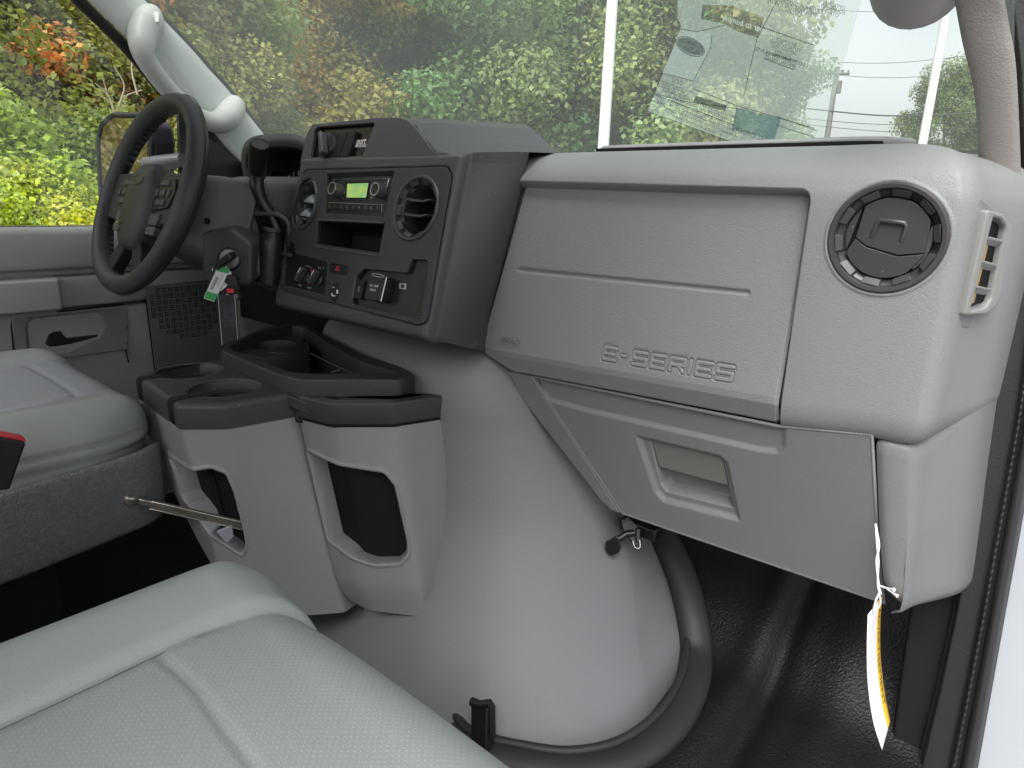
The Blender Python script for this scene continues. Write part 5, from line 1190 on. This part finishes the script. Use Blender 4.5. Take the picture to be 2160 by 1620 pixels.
SEATM = perf('pale_green_grey_vinyl', (.30, .325, .312), .42, False)
SEATP = perf('perforated_green_grey_vinyl', (.272, .293, .281), .47, True)
SEATD = perf('grey_vinyl_bolster', (.24, .252, .245), .47, False); SEATDP = perf('perforated_lilac_grey_vinyl', (.245, .25, .268), .47, True)
def cushion(name, x0, x1, y0, y1, ztop, R, Cn, hgt, relief, mats, mi, parent, step=.006):
    cx, cy, w, l = (x0 + x1) / 2, (y0 + y1) / 2, (x1 - x0) / 2, (y1 - y0) / 2
    def ax(s, w):
        a = np.abs(s); th = np.clip((a - (w - R)) / R, 0, math.pi / 2); pos = np.where(a < w - R, a, w - R + R * np.sin(th)); dr = R * (1 - np.cos(th)) + np.maximum(0, a - (w - R) - R * math.pi / 2)
        return np.sign(s) * pos, dr
    Lx, Ly = w - R + R * math.pi / 2 + hgt, l - R + R * math.pi / 2 + hgt
    def base(U, V):
        px_, dx_ = ax(U, w); py_, dy_ = ax(V, l)
        a = np.maximum(0, np.abs(px_) - (w - Cn)) / Cn; b = np.maximum(0, np.abs(py_) - (l - Cn)) / Cn
        a2, b2 = a * np.sqrt(np.maximum(0, 1 - b * b / 2)), b * np.sqrt(np.maximum(0, 1 - a * a / 2))
        x = cx + np.sign(px_) * (np.minimum(np.abs(px_), w - Cn) + a2 * Cn); y = cy + np.sign(py_) * (np.minimum(np.abs(py_), l - Cn) + b2 * Cn)
        dr = (dx_ ** 4 + dy_ ** 4) ** .25
        return np.stack([x, y, ztop - dr], -1)
    def H(U, V): Q = base(U, V); return relief(Q[..., 0], Q[..., 1], Q[..., 2])
    def m_(U, V): Q = base(U, V); return mi(Q[..., 0], Q[..., 1], Q[..., 2])
    return hf(name, np.arange(-Lx, Lx + 1e-9, step), np.arange(-Ly, Ly + 1e-9, step), base, mats, parent, H, mi=m_)
ps = thing('passenger_seat', (.48, .03, 0), 'pale grey green vinyl passenger seat cushion with perforated centre in the foreground', 'seat')
seam = cr([(.352, -.4), (.352, .0), (.352, .10), (.350, .18), (.352, .25), (.360, .30), (.378, .325), (.40, .345), (.42, .40)], 8)
cross = cr([P(u, v, z=.388)[:2] for u, v in ((339, 1393), (380, 1428), (422, 1474), (471, 1547), (525, 1618), (600, 1760), (700, 2000))], 8)
def p_rel(x, y, z):
    sx_ = np.interp(y, seam[:, 1], seam[:, 0]); d = x - sx_; t = (z > .30)
    h = .008 * np.exp(-((x - .275) / .055) ** 2) * sstep(-.2, .1, .3 - np.abs(y) * 0) - .010 * np.exp(-(d / .010) ** 2) * t - .008 * sstep(0, .02, d) * np.exp(-np.maximum(0, d) / .06)
    cy_ = np.interp(x, cross[:, 0], cross[:, 1]); h += t * (d > 0) * (-.0045 * np.exp(-((y - cy_) / .0035) ** 2) + .0022 * np.exp(-((y - cy_ - .03) / .03) ** 2) + .0018 * np.exp(-((y - cy_ + .035) / .03) ** 2))
    h += .0008 * np.sin(x * 60 + 9 * y) * np.sin(y * 47 - 12 * x) * np.exp(-(d / .05) ** 2)
    return h
def p_mi(x, y, z): return ((x > np.interp(y, seam[:, 1], seam[:, 0])) & (z > .33)).astype(int)
cushion('seat_cushion', 205e-3, .78, -.35, .328, .396, .075, .085, .12, p_rel, [SEATM, SEATP], p_mi, ps, .004)
tube('seat_seam', [(a, b_, .3855 - .010 * sstep(.2, .3, b_) - .03 * sstep(.26, .34, b_) + .004) for a, b_ in seam if b_ < .27], .0012, SEATD, ps, n=6)
box('seat_base', (.50, -.02, .12), (.40, .42, .24), PIT, ps, bevel=.01)
dsx = thing('driver_seat', (-.46, .15, 0), 'grey vinyl driver seat cushion with carpeted skirt left of the console', 'seat')
def d_rel(x, y, z):
    t = z > .38
    d1 = np.abs(x + .315 + .05 * sstep(.25, .42, y)); d2 = np.abs(x + .62)
    return t * (-.005 * np.exp(-(d1 / .006) ** 2) - .008 * np.exp(-(d2 / .01) ** 2) + .012 * np.exp(-((x + .25) / .04) ** 2) + .016 * np.exp(-((x + .68) / .05) ** 2) - .003 * np.exp(-((y - .33 + .25 * (x + .46) ** 2) / .005) ** 2) * (x > -.62) * (x < -.315)) - .003 * np.exp(-((z - .395) / .0022) ** 2) * (x > -.24)
def d_mi(x, y, z): return ((x < -.315 - .05 * sstep(.25, .42, y)) & (x > -.62) & (z > .42) & (y < .43)).astype(int)
cushion('seat_cushion', -.74, -.203, -.35, .415, .446, .055, .13, .075, d_rel, [SEATD, SEATDP], d_mi, dsx, .005)
VX = Frame((-.196, 0, 0), (0, 1, 0), (0, 0, 1))
hf('carpet_skirt', np.linspace(-.3, .40, 90), np.linspace(0, 1, 24), lambda U, V: np.stack([-.192 - .03 * sstep(.36, .43, U) - .012 * (1 - V), U, np.interp(U, [-.3, .2, .42], [.200, .222, .245]) + (np.interp(U, [-.3, .18, .42], [.345, .362, .378]) - np.interp(U, [-.3, .2, .42], [.200, .222, .245])) * V], -1), CARPET, dsx, lambda U, V: .006 * np.sqrt(np.maximum(0, 1 - (2 * V - 1) ** 2)) , skirt=.02)
box('seat_base', (-.46, .05, .10), (.40, .40, .20), PIT, dsx, bevel=.01)
BK = Frame((-.115, 0, 0), (0, 1, 0), (0, 0, 1))
bk = thing('belt_buckle', P(20, 1000, x=-.12), 'black seat belt buckle with red release edge at the left picture edge', 'seat belt buckle')
plate('buckle_body', BK, rp(BK.pxs([(-50, 908), (51, 929), (16, 1028), (-50, 1034)]), .004, 3), [], .03, BLKM, bk, top=.012, bevel=.004)
plate('release_button', BK, BK.pxs([(-50, 902), (50, 922), (51.5, 929), (-50, 911)]), [], .022, RED, bk, top=.008, bevel=.0015)

# ================================================================== HANGING ADVERTISEMENT TAG
t0 = P(1850, 1260, y=.80)
adv = thing('warning_tag', t0, 'white and yellow paper tag hanging on white string from glovebox gap', 'tag')
le = cr([P(u, v, y=y) for u, v, y in ((1831, 1297, .792), (1829, 1365, .790), (1831, 1440, .788), (1842, 1520, .786), (1861, 1582, .786))], 8)
re_ = cr([P(u, v, y=y) for u, v, y in ((1861, 1258, .835), (1857, 1320, .834), (1858, 1390, .832), (1867, 1465, .830), (1878, 1522, .828))], 8)
TPAP = M('white_tag_paper', (.72, .72, .74), .6); YEL = M('yellow_tag_print', (.72, .42, .01), .6)
def tg(s, t, h=0):
    i = np.linspace(0, 1, len(le)); a = np.stack([np.interp(s, i, le[:, k]) for k in range(3)], -1); b = np.stack([np.interp(s, i, re_[:, k]) for k in range(3)], -1)
    return a + (b - a) * np.asarray(t)[..., None] + np.array([.60, -.62, .2]) * np.asarray(h)[..., None]
hf('tag_sheet', np.linspace(0, 1, 40), np.array([0, .25, .5, .69, .70, .85, 1.0]), lambda U, V: tg(U, V), [TPAP, YEL], adv, mi=lambda U, V: (V > .695).astype(int) * (U > -.1), skirt=.0004)
def tagtext(s_, x0, x1, tc_, size, mat):
    cu = bpy.data.curves.new('t', 'FONT'); cu.body = s_; cu.size = 1; cu.align_x = 'LEFT'; cu.align_y = 'CENTER'; cu.resolution_u = 2
    o = bpy.data.objects.new('t', cu); me = bpy.data.meshes.new_from_object(o); bpy.data.objects.remove(o); bpy.data.curves.remove(cu)
    co = np.array([v.co[:] for v in me.vertices]); wdt_ = co[:, 0].max() + 1e-9
    s = x0 + (x1 - x0) * co[:, 0] / wdt_; t = tc_ + co[:, 1] * size
    q = tg(s, t, np.full(len(s), .0008)); me.vertices.foreach_set('co', q.reshape(-1).astype(np.float32)); me.update(); me.name = 'lettering'; me.materials.clear()
    return link('lettering', me, mat, adv)
tagtext('ADVERTISEMENT', .07, .80, .845, .20, BLK)
for k in range(7): tagtext(['DO NOT REMOVE BEFORE SALE OF THIS UNIT TO FIRST OWNER', 'see the owner guide supplied for complete service information', 'the maker of this body is not responsible for parts fitted', 'later and shown here only for display to the buyer'][k % 4], .10, (.93, .80, .88, .72)[k % 4], .60 - .075 * k, .042, GREYP)
str_ = [P(1847, 1105, y=.815), P(1850, 1150, y=.802), P(1853, 1185, y=.80), P(1851, 1225, y=.80), P(1855, 1252, y=.80)]
STR = M('white_cotton_string', (.80, .80, .80), .8)
tube('string', cr(str_, 6), .0011, STR, adv, n=6); tube('string', cr([q + np.array([.0025 * math.sin(i * 2.2), 0, 0]) for i, q in enumerate(str_)], 6), .0011, STR, adv, n=6)
tube('string_loop', cr([P(1855, 1250, y=.80), P(1847, 1268, y=.797), P(1842, 1290, y=.80), P(1850, 1284, y=.805), P(1857, 1270, y=.805), P(1852, 1240, y=.80)], 6), .0011, STR, adv, n=6)
for a in ((1886, 1244), (1894, 1258)): tube('string_end', cr([P(1855, 1236, y=.80), P(1868, 1240, y=.795), P(*a, y=.79)], 6), np.array([.0011] * 11 + [.0016, .0024]), STR, adv, n=6)
# ================================================================== OUTSIDE
GZ = -.75
struct(mesh('ground', [(-300, -300, GZ), (300, -300, GZ), (300, 400, GZ), (-300, 400, GZ)], [(0, 1, 2, 3)], M('grass_and_tarmac', (.07, .085, .045), .9, None, .2, var=.5, varscale=.4)))
struct(mesh('parking_lot', [(-3.2, -40, GZ + .006), (40, -40, GZ + .006), (40, 9.5, GZ + .006), (-3.2, 9.5, GZ + .006)], [(0, 1, 2, 3)], M('grey_parking_asphalt', (.20, .20, .20), .9, None, .3, var=.2, varscale=3)))
def leaf_mat():
    m, nt, b = nodes('autumn_leaves'); N, L = nt.nodes.new, nt.links.new
    oi = N('ShaderNodeObjectInfo'); at = N('ShaderNodeAttribute'); at.attribute_name = 'tint'
    hs_ = N('ShaderNodeHueSaturation'); L(oi.outputs['Color'], hs_.inputs['Color'])
    sp_ = N('ShaderNodeSeparateColor'); L(at.outputs['Color'], sp_.inputs[0])
    h1 = N('ShaderNodeMapRange'); h1.inputs['To Min'].default_value = .480; h1.inputs['To Max'].default_value = .532; L(sp_.outputs[0], h1.inputs['Value']); L(h1.outputs[0], hs_.inputs['Hue'])
    v1 = N('ShaderNodeMapRange'); v1.inputs['To Min'].default_value = .6; v1.inputs['To Max'].default_value = 1.75; L(sp_.outputs[1], v1.inputs['Value']); L(v1.outputs[0], hs_.inputs['Value'])
    s1 = N('ShaderNodeMapRange'); s1.inputs['To Min'].default_value = .75; s1.inputs['To Max'].default_value = 1.1; L(sp_.outputs[2], s1.inputs['Value']); L(s1.outputs[0], hs_.inputs['Saturation'])
    L(hs_.outputs[0], b.inputs['Base Color']); b.inputs['Roughness'].default_value = .55; b.inputs['Specular IOR Level'].default_value = .3
    tl = N('ShaderNodeBsdfTranslucent'); L(hs_.outputs[0], tl.inputs['Color']); ms = N('ShaderNodeMixShader'); ms.inputs[0].default_value = .48
    out = nt.nodes['Material Output']; L(b.outputs[0], ms.inputs[1]); L(tl.outputs[0], ms.inputs[2]); L(ms.outputs[0], out.inputs['Surface'])
    return m
LEAF = leaf_mat(); BARK = M('grey_brown_bark', (.16, .13, .105), .9, (40, .01, 'noise'), .2, var=.3)
def leaf_mesh(name, centers, radii, n, size, seed, flatten=.8, lobes=True):
    """n separate leaves grouped in clumps; each leaf is a small folded pointed blade"""
    rg = np.random.default_rng(seed); k = len(centers); wgt = radii ** 2; wgt = wgt / wgt.sum()
    ci = rg.choice(k, n, p=wgt); d = rg.normal(size=(n, 3)); d /= np.linalg.norm(d, axis=1, keepdims=True)
    rr = radii[ci] * (rg.random(n) ** .45); pos = centers[ci] + d * rr[:, None] * np.array([1, 1, flatten])
    out = pos - centers.mean(0); nr = d * .6 + rg.normal(size=(n, 3)) * .55 + np.array([0, 0, .5]); nr /= np.linalg.norm(nr, axis=1, keepdims=True)
    t = rg.normal(size=(n, 3)); t -= nr * (t * nr).sum(1, keepdims=True); t /= np.linalg.norm(t, axis=1, keepdims=True); b = np.cross(nr, t)
    s = size * (.6 + .8 * rg.random(n))[:, None]
    v = np.stack([pos - t * s * .55, pos + b * s * .42 + nr * s * .10, pos + t * s * .65 - nr * s * .08, pos - b * s * .42 + nr * s * .10], 1).reshape(-1, 3)
    f = np.arange(n * 4).reshape(-1, 4)
    me = bpy.data.meshes.new(name); me.vertices.add(n * 4); me.vertices.foreach_set('co', v.reshape(-1).astype(np.float32)); me.loops.add(n * 4); me.loops.foreach_set('vertex_index', f.reshape(-1).astype(np.int32))
    me.polygons.add(n); me.polygons.foreach_set('loop_start', np.arange(0, n * 4, 4).astype(np.int32)); me.update(calc_edges=True)
    ct = rg.random(k); col = np.ones((n, 4)); col[:, 0] = np.clip(ct[ci] * .6 + rg.random(n) * .4, 0, 1); col[:, 1] = np.clip(rg.random(k)[ci] * .55 + rg.random(n) * .45, 0, 1); col[:, 2] = rg.random(n)
    at = me.attributes.new('tint', 'FLOAT_COLOR', 'FACE'); at.data.foreach_set('color', col.reshape(-1).astype(np.float32))
    me.materials.append(LEAF); return me
def crown_centers(seed, h, r, k, lo=.25):
    rg = np.random.default_rng(seed); c = []; rad = []
    for _ in range(k):
        z = lo * h + (1 - lo) * h * rg.random(); q = (z / h - lo) / (1 - lo); w_ = r * (math.sin(math.pi * min(1, q * .80 + .18)) ** .7)
        a = rg.random() * 2 * math.pi; s = w_ * math.sqrt(rg.random()) * .95; c.append((s * math.cos(a), s * math.sin(a), z)); rad.append(r * (.16 + .20 * rg.random()))
    return np.array(c), np.array(rad)
def trunk_mesh(seed, h, r, n=5):
    rg = np.random.default_rng(seed); V = []; Fc = []
    def limb(p, q, r0, r1, k=7):
        p, q = np.array(p), np.array(q); base = len(V); d = q - p; d = d / np.linalg.norm(d); a = np.cross(d, (.3, .8, .1)); a /= np.linalg.norm(a); b = np.cross(d, a); m = (p + q) / 2 + rg.normal(size=3) * .04 * np.linalg.norm(q - p)
        for c, rr in ((p, r0), (m, (r0 + r1) / 2), (q, r1)):
            for i in range(k): t = 2 * math.pi * i / k; V.append(c + rr * (a * math.cos(t) + b * math.sin(t)))
        for l in range(2):
            for i in range(k): Fc.append((base + l * k + i, base + l * k + (i + 1) % k, base + (l + 1) * k + (i + 1) % k, base + (l + 1) * k + i))
    limb((0, 0, -.1), (rg.normal() * .15, rg.normal() * .15, h * .55), r, r * .6); limb((0, 0, h * .5), (rg.normal() * .4, rg.normal() * .4, h * .93), r * .6, r * .12)
    for _ in range(n):
        z = h * (.25 + .5 * rg.random()); a = rg.random() * 6.283; l = h * (.18 + .2 * rg.random()); limb((0, 0, z), (l * math.cos(a), l * math.sin(a), z + l * .8), r * .35, r * .06, 5)
    me = bpy.data.meshes.new('trunk'); me.from_pydata([tuple(v) for v in V], [], Fc); me.update(); smooth(me, 60); me.materials.append(BARK); return me
TREES = []
for s, (h, r, k, n, size) in enumerate(((13, 4.0, 90, 60000, .125), (12, 3.6, 80, 50000, .12), (14, 4.4, 100, 64000, .13))):
    c, rad = crown_centers(20 + s, h, r, k, .10); TREES.append((leaf_mesh('tree_crown', c, rad, n, size, 40 + s), trunk_mesh(60 + s, h, .20), h))
SHRUBS = []
for s, (h, r, k, n, size) in enumerate(((3.2, 1.5, 60, 22000, .058), (2.6, 1.3, 50, 18000, .062), (4.2, 1.7, 70, 26000, .056))):
    c, rad = crown_centers(120 + s, h, r, k, .06); SHRUBS.append((leaf_mesh('foliage', c, rad, n, size, 140 + s), trunk_mesh(160 + s, h * .8, .045, 7), h))
def plant(name, kit, x, y, sc, rz, colr, label, cat, group, zs=1):
    t = thing(name, (x, y, GZ), label, cat, group); t.rotation_euler[2] = rz; t.scale = (sc, sc, sc * zs)
    for me, nm in ((kit[0], 'crown' if cat == 'tree' else 'foliage'), (kit[1], 'trunk' if cat == 'tree' else 'stem')):
        o = bpy.data.objects.new(nm, me); COL.objects.link(o); o.parent = t; o.color = (*colr, 1)
    return t
GRN1, GRN2, GRN3 = (.19, .31, .10), (.19, .31, .12), (.23, .33, .11)
OLV, YEL_, GOLD, ORG, RUST, LIME = (.38, .40, .14), (.45, .43, .05), (.50, .33, .05), (.66, .27, .05), (.34, .15, .07), (.42, .50, .07)
def dirpx(u, dist):
    d = ray(u, 420); d = d[:2] / np.linalg.norm(d[:2]); return EYE[:2] + d * dist
TS = [  # bearing (photo column), distance, kit, scale, colour, label
 (392, 20, 1, .95, OLV, 'olive green tree at the left end of the windshield view'),
 (500, 18, 0, .85, (.74, .55, .13), 'golden orange tree seen through the left of the windshield'),
 (610, 19, 1, .90, (.64, .54, .15), 'amber leaved tree between golden tree and mid green tree'),
 (700, 24, 2, 1.1, (.30, .40, .14), 'mid green tree behind the amber tree'),
 (800, 21, 0, 1.0, GRN1, 'green tree above the switch panel hump'),
 (905, 22, 2, 1.0, (.40, .42, .15), 'green tree turning brown, left of the white pole'),
 (1010, 20, 1, 1.05, GRN1, 'mid green tree second left of the white light pole'),
 (1120, 23, 2, 1.1, GRN2, 'dark green tree directly left of the white light pole'),
 (1210, 19, 0, .95, (.30, .38, .12), 'yellowish green tree behind the white light pole'),
 (1320, 21, 2, 1.0, GRN1, 'green tree just right of the white light pole'),
 (1405, 20, 1, 1.0, (.36, .35, .12), 'brownish green tree behind left edge of the price sheet'),
 (1425, 22, 0, .80, (.27, .34, .12), 'green tree behind the middle of the price sheet'),
 (1528, 20, 1, .60, (.23, .32, .12), 'green tree ending the row beside the open sky'),
 (560, 27, 2, 1.15, (.42, .46, .16), 'tall olive tree behind the golden tree'),
 (960, 28, 2, 1.2, GRN2, 'tall dark tree at back of the row left of the white pole'),
 (1360, 29, 0, 1.1, GRN2, 'tall dark tree at back of the row behind the price sheet'),
]
for i, (u, dist, k, sc, c, lab) in enumerate(TS):
    x, y = dirpx(u, dist); plant('autumn_tree', TREES[k], x, y, sc, i * 1.7, c, lab, 'tree', 'trees beyond the parking lot')
for i, (u, dist, k, sc, c, lab) in enumerate([(1972, 46, 2, .66, (.15, .19, .05), 'rounded yellow green tree standing alone at far right under the wires'), (2045, 50, 1, .55, (.16, .19, .05), 'smaller pale green tree behind the lone right tree'), (1762, 60, 2, .36, (.22, .17, .10), 'low tan bush at the foot of the utility pole'), (1850, 64, 0, .32, (.22, .15, .08), 'low reddish bush between utility pole and lone tree')]):
    x, y = dirpx(u, dist); plant('distant_tree', TREES[k], x, y, sc, i * 2.1 + .4, c, lab, 'tree', 'distant trees on the right')
# thicket seen through the driver's window: bearings left of the pillar
SB = [(-60, 6.5, 1, 0.82, LIME, 'bright lime vine shrub at far left of the window'), (25, 6.0, 0, 0.50, (.56, .58, .05), 'vivid yellow green bush low at the left picture edge'), (100, 6.8, 1, 0.61, (.48, .52, .06), 'yellow green bush right of the vivid bush'), (160, 8.5, 2, 0.78, (.30, .31, .11), 'olive shrub behind the mirror'), (230, 7.6, 0, 0.65, (.34, .42, .09), 'green shrub low behind the door mirror'), (300, 8.2, 1, 0.78, (.42, .46, .10), 'yellowish shrub seen through the steering wheel'),
      (345, 9.0, 2, 0.73, (.36, .44, .10), 'green shrub beside the pillar'), (60, 9.5, 2, 0.90, (.40, .27, .15), 'pinkish brown shrub in the middle of the window'), (265, 9.8, 2, 0.85, (.52, .22, .08), 'orange red shrub right of the pale twigs'), (395, 9.4, 0, 0.98, (.34, .38, .10), 'green shrub behind the pillar'), (-140, 8, 2, 0.98, (.28, .30, .06), 'lime shrub outside the left picture edge')]
for i, (u, dist, k, sc, c, lab) in enumerate(SB):
    x, y = dirpx(u, dist); plant('wild_shrub', SHRUBS[k], x, y, sc, i * 1.3, c, lab, 'shrub', 'shrubs beyond the driver window')
for i, (u, dist, k, sc, c, lab) in enumerate([(-40, 12, 0, .50, (.36, .40, .12), 'olive green tree at far left behind the orange maple'), (95, 9.6, 1, .50, ORG, 'orange maple tree at the top left'), (20, 13, 2, .62, (.62, .45, .05), 'yellow maple tree above the thicket'), (170, 13, 1, .60, (.40, .38, .13), 'pale olive tree behind the window thicket'), (260, 14, 0, .62, (.44, .40, .13), 'olive tree left of the pillar'), (330, 15, 2, .68, (.34, .40, .13), 'green tree hidden by the grab handle'), (-150, 12, 2, .6, GRN1, 'green tree beyond the left picture edge')]):
    x, y = dirpx(u, dist); plant('thicket_tree', TREES[k], x, y, sc, i * 1.1 + .6, c, lab, 'tree', 'trees beyond the driver window')
# thicket continued behind, seen only in the door mirror
for i, (x, y, k, c, lab) in enumerate([(-8, -1.5, 0, (.30, .40, .10), 'green shrub reflected in the door mirror'), (-7, -3.5, 2, (.40, .30, .12), 'reddish shrub reflected in the door mirror'), (-9, -5.5, 1, (.42, .48, .08), 'lime shrub reflected low in the mirror'), (-8.5, .6, 2, (.50, .46, .08), 'yellow shrub reflected beside the reddish one')]):
    plant('wild_shrub', SHRUBS[k], x, y, 1.2, i * 1.9, c, lab, 'shrub', 'shrubs beyond the driver window')
for i, (x, y) in enumerate(((-11, -3), (-12, -7))): plant('thicket_tree', TREES[i], x, y, .55, i * 2.0, GRN1 if i else OLV, ['olive tree reflected in the door mirror', 'dark tree reflected at edge of the door mirror'][i], 'tree', 'trees beyond the driver window')
# bare pale twigs
tw = thing('bare_sapling', (*dirpx(262, 7.2), GZ), 'leafless pale sapling with fanned twigs seen left of the pillar', 'sapling')
TWM = M('pale_twig_bark', (.34, .28, .21), .8)
def at(u, v, dist):
    d = ray(u, v); return EYE + d * dist / np.hypot(d[0], d[1])
for pts in ([(250, 420), (248, 300), (240, 240), (215, 160)], [(244, 240), (262, 205), (300, 190)], [(246, 250), (230, 205), (200, 175)], [(290, 200), (278, 150), (280, 110)], [(250, 225), (262, 180), (240, 140)], [(176, 320), (172, 280), (166, 250)]):
    tube('twig', cr([at(u, v, 7.2) for u, v in pts], 4), np.linspace(.010, .004, (len(pts) - 1) * 4 + 1), TWM, tw, n=5)
# white light poles and the utility pole with its wires
POLEM = M('white_pole_paint', (.74, .76, .76), .4)
for (ut, vt, ub, vb, dist, wpx, lab) in ((1290, 0, 1275, 305, 9, 20, 'thick white light pole in the middle of the windshield'), (1986, 60, 1950, 305, 14, 13, 'thin white light pole at the right of the windshield')):
    b_ = at((ut + ub) / 2, (vt + vb) / 2, dist); r_ = wpx / 2 / FPX * dist * 1.05
    pl = thing('light_pole', (b_[0], b_[1], GZ), lab, 'light pole', 'white light poles'); f = Frame((b_[0], b_[1], GZ), (1, 0, 0), (0, 1, 0))
    lathe('pole_shaft', [(r_ * 1.15, 0), (r_ * 1.1, 1), (r_, 4), (r_ * .8, 9), (.001, 9)], f, 0, 0, POLEM, pl, n=20); box('pole_base', (b_[0], b_[1], GZ + .2), (r_ * 6, r_ * 6, .4), M('grey_concrete', (.3, .3, .29), .9), pl, bevel=.02)
ub = at(1755, 220, 38); up_ = thing('utility_pole', (ub[0], ub[1], GZ), 'grey wooden utility pole with crossarm in the distance at right', 'utility pole')
WOOD = M('weathered_pole_wood', (.17, .16, .15), .9)
zt = at(1767, 142, 38)[2]; tube('pole_shaft', [(ub[0], ub[1], GZ), (ub[0], ub[1], zt)], [.17, .12], WOOD, up_, n=10)
fx = np.array([CAMX[0], CAMY[0], 0]); fx /= np.linalg.norm(fx)
za = at(1763, 155, 38)[2]; tube('crossarm', [np.array([ub[0], ub[1], za]) - fx * .62, np.array([ub[0], ub[1], za]) + fx * .62], .06, WOOD, up_, n=6)
for s in (-.55, -.3, .3, .55): q = np.array([ub[0], ub[1], za]) + fx * s; tube('insulator', [q, q + np.array([0, 0, .16])], .04, WOOD, up_, n=6)
tube('transformer', [at(1761, 180, 38) + fx * .2 - np.array([0, 0, .35]), at(1761, 180, 38) + fx * .2 + np.array([0, 0, .2])], .13, WOOD, up_, n=8)
WIRE = M('dark_wire', (.05, .05, .05), .7)
for (v0, v1, r_, lab) in ((128, 112, .012, 'thin topmost overhead wire crossing the sky'), (153, 150, .012, 'thin overhead wire at crossarm height'), (228, 237, .035, 'thick overhead cable crossing the lone tree'), (250, 252, .016, 'upper of the low thin wires'), (262, 270, .016, 'lower of the low thin wires'), (18, 4, .012, 'highest wire near the top of the picture')):
    a = at(1690, v0, 38); b_ = at(2090, v1, 38); mpt = (a + b_) / 2 - np.array([0, 0, .25]); wv = tube('overhead_wire', cr([a, mpt, b_], 8), r_, WIRE, None, n=5); tag(wv, lab, 'wire', 'overhead wires')
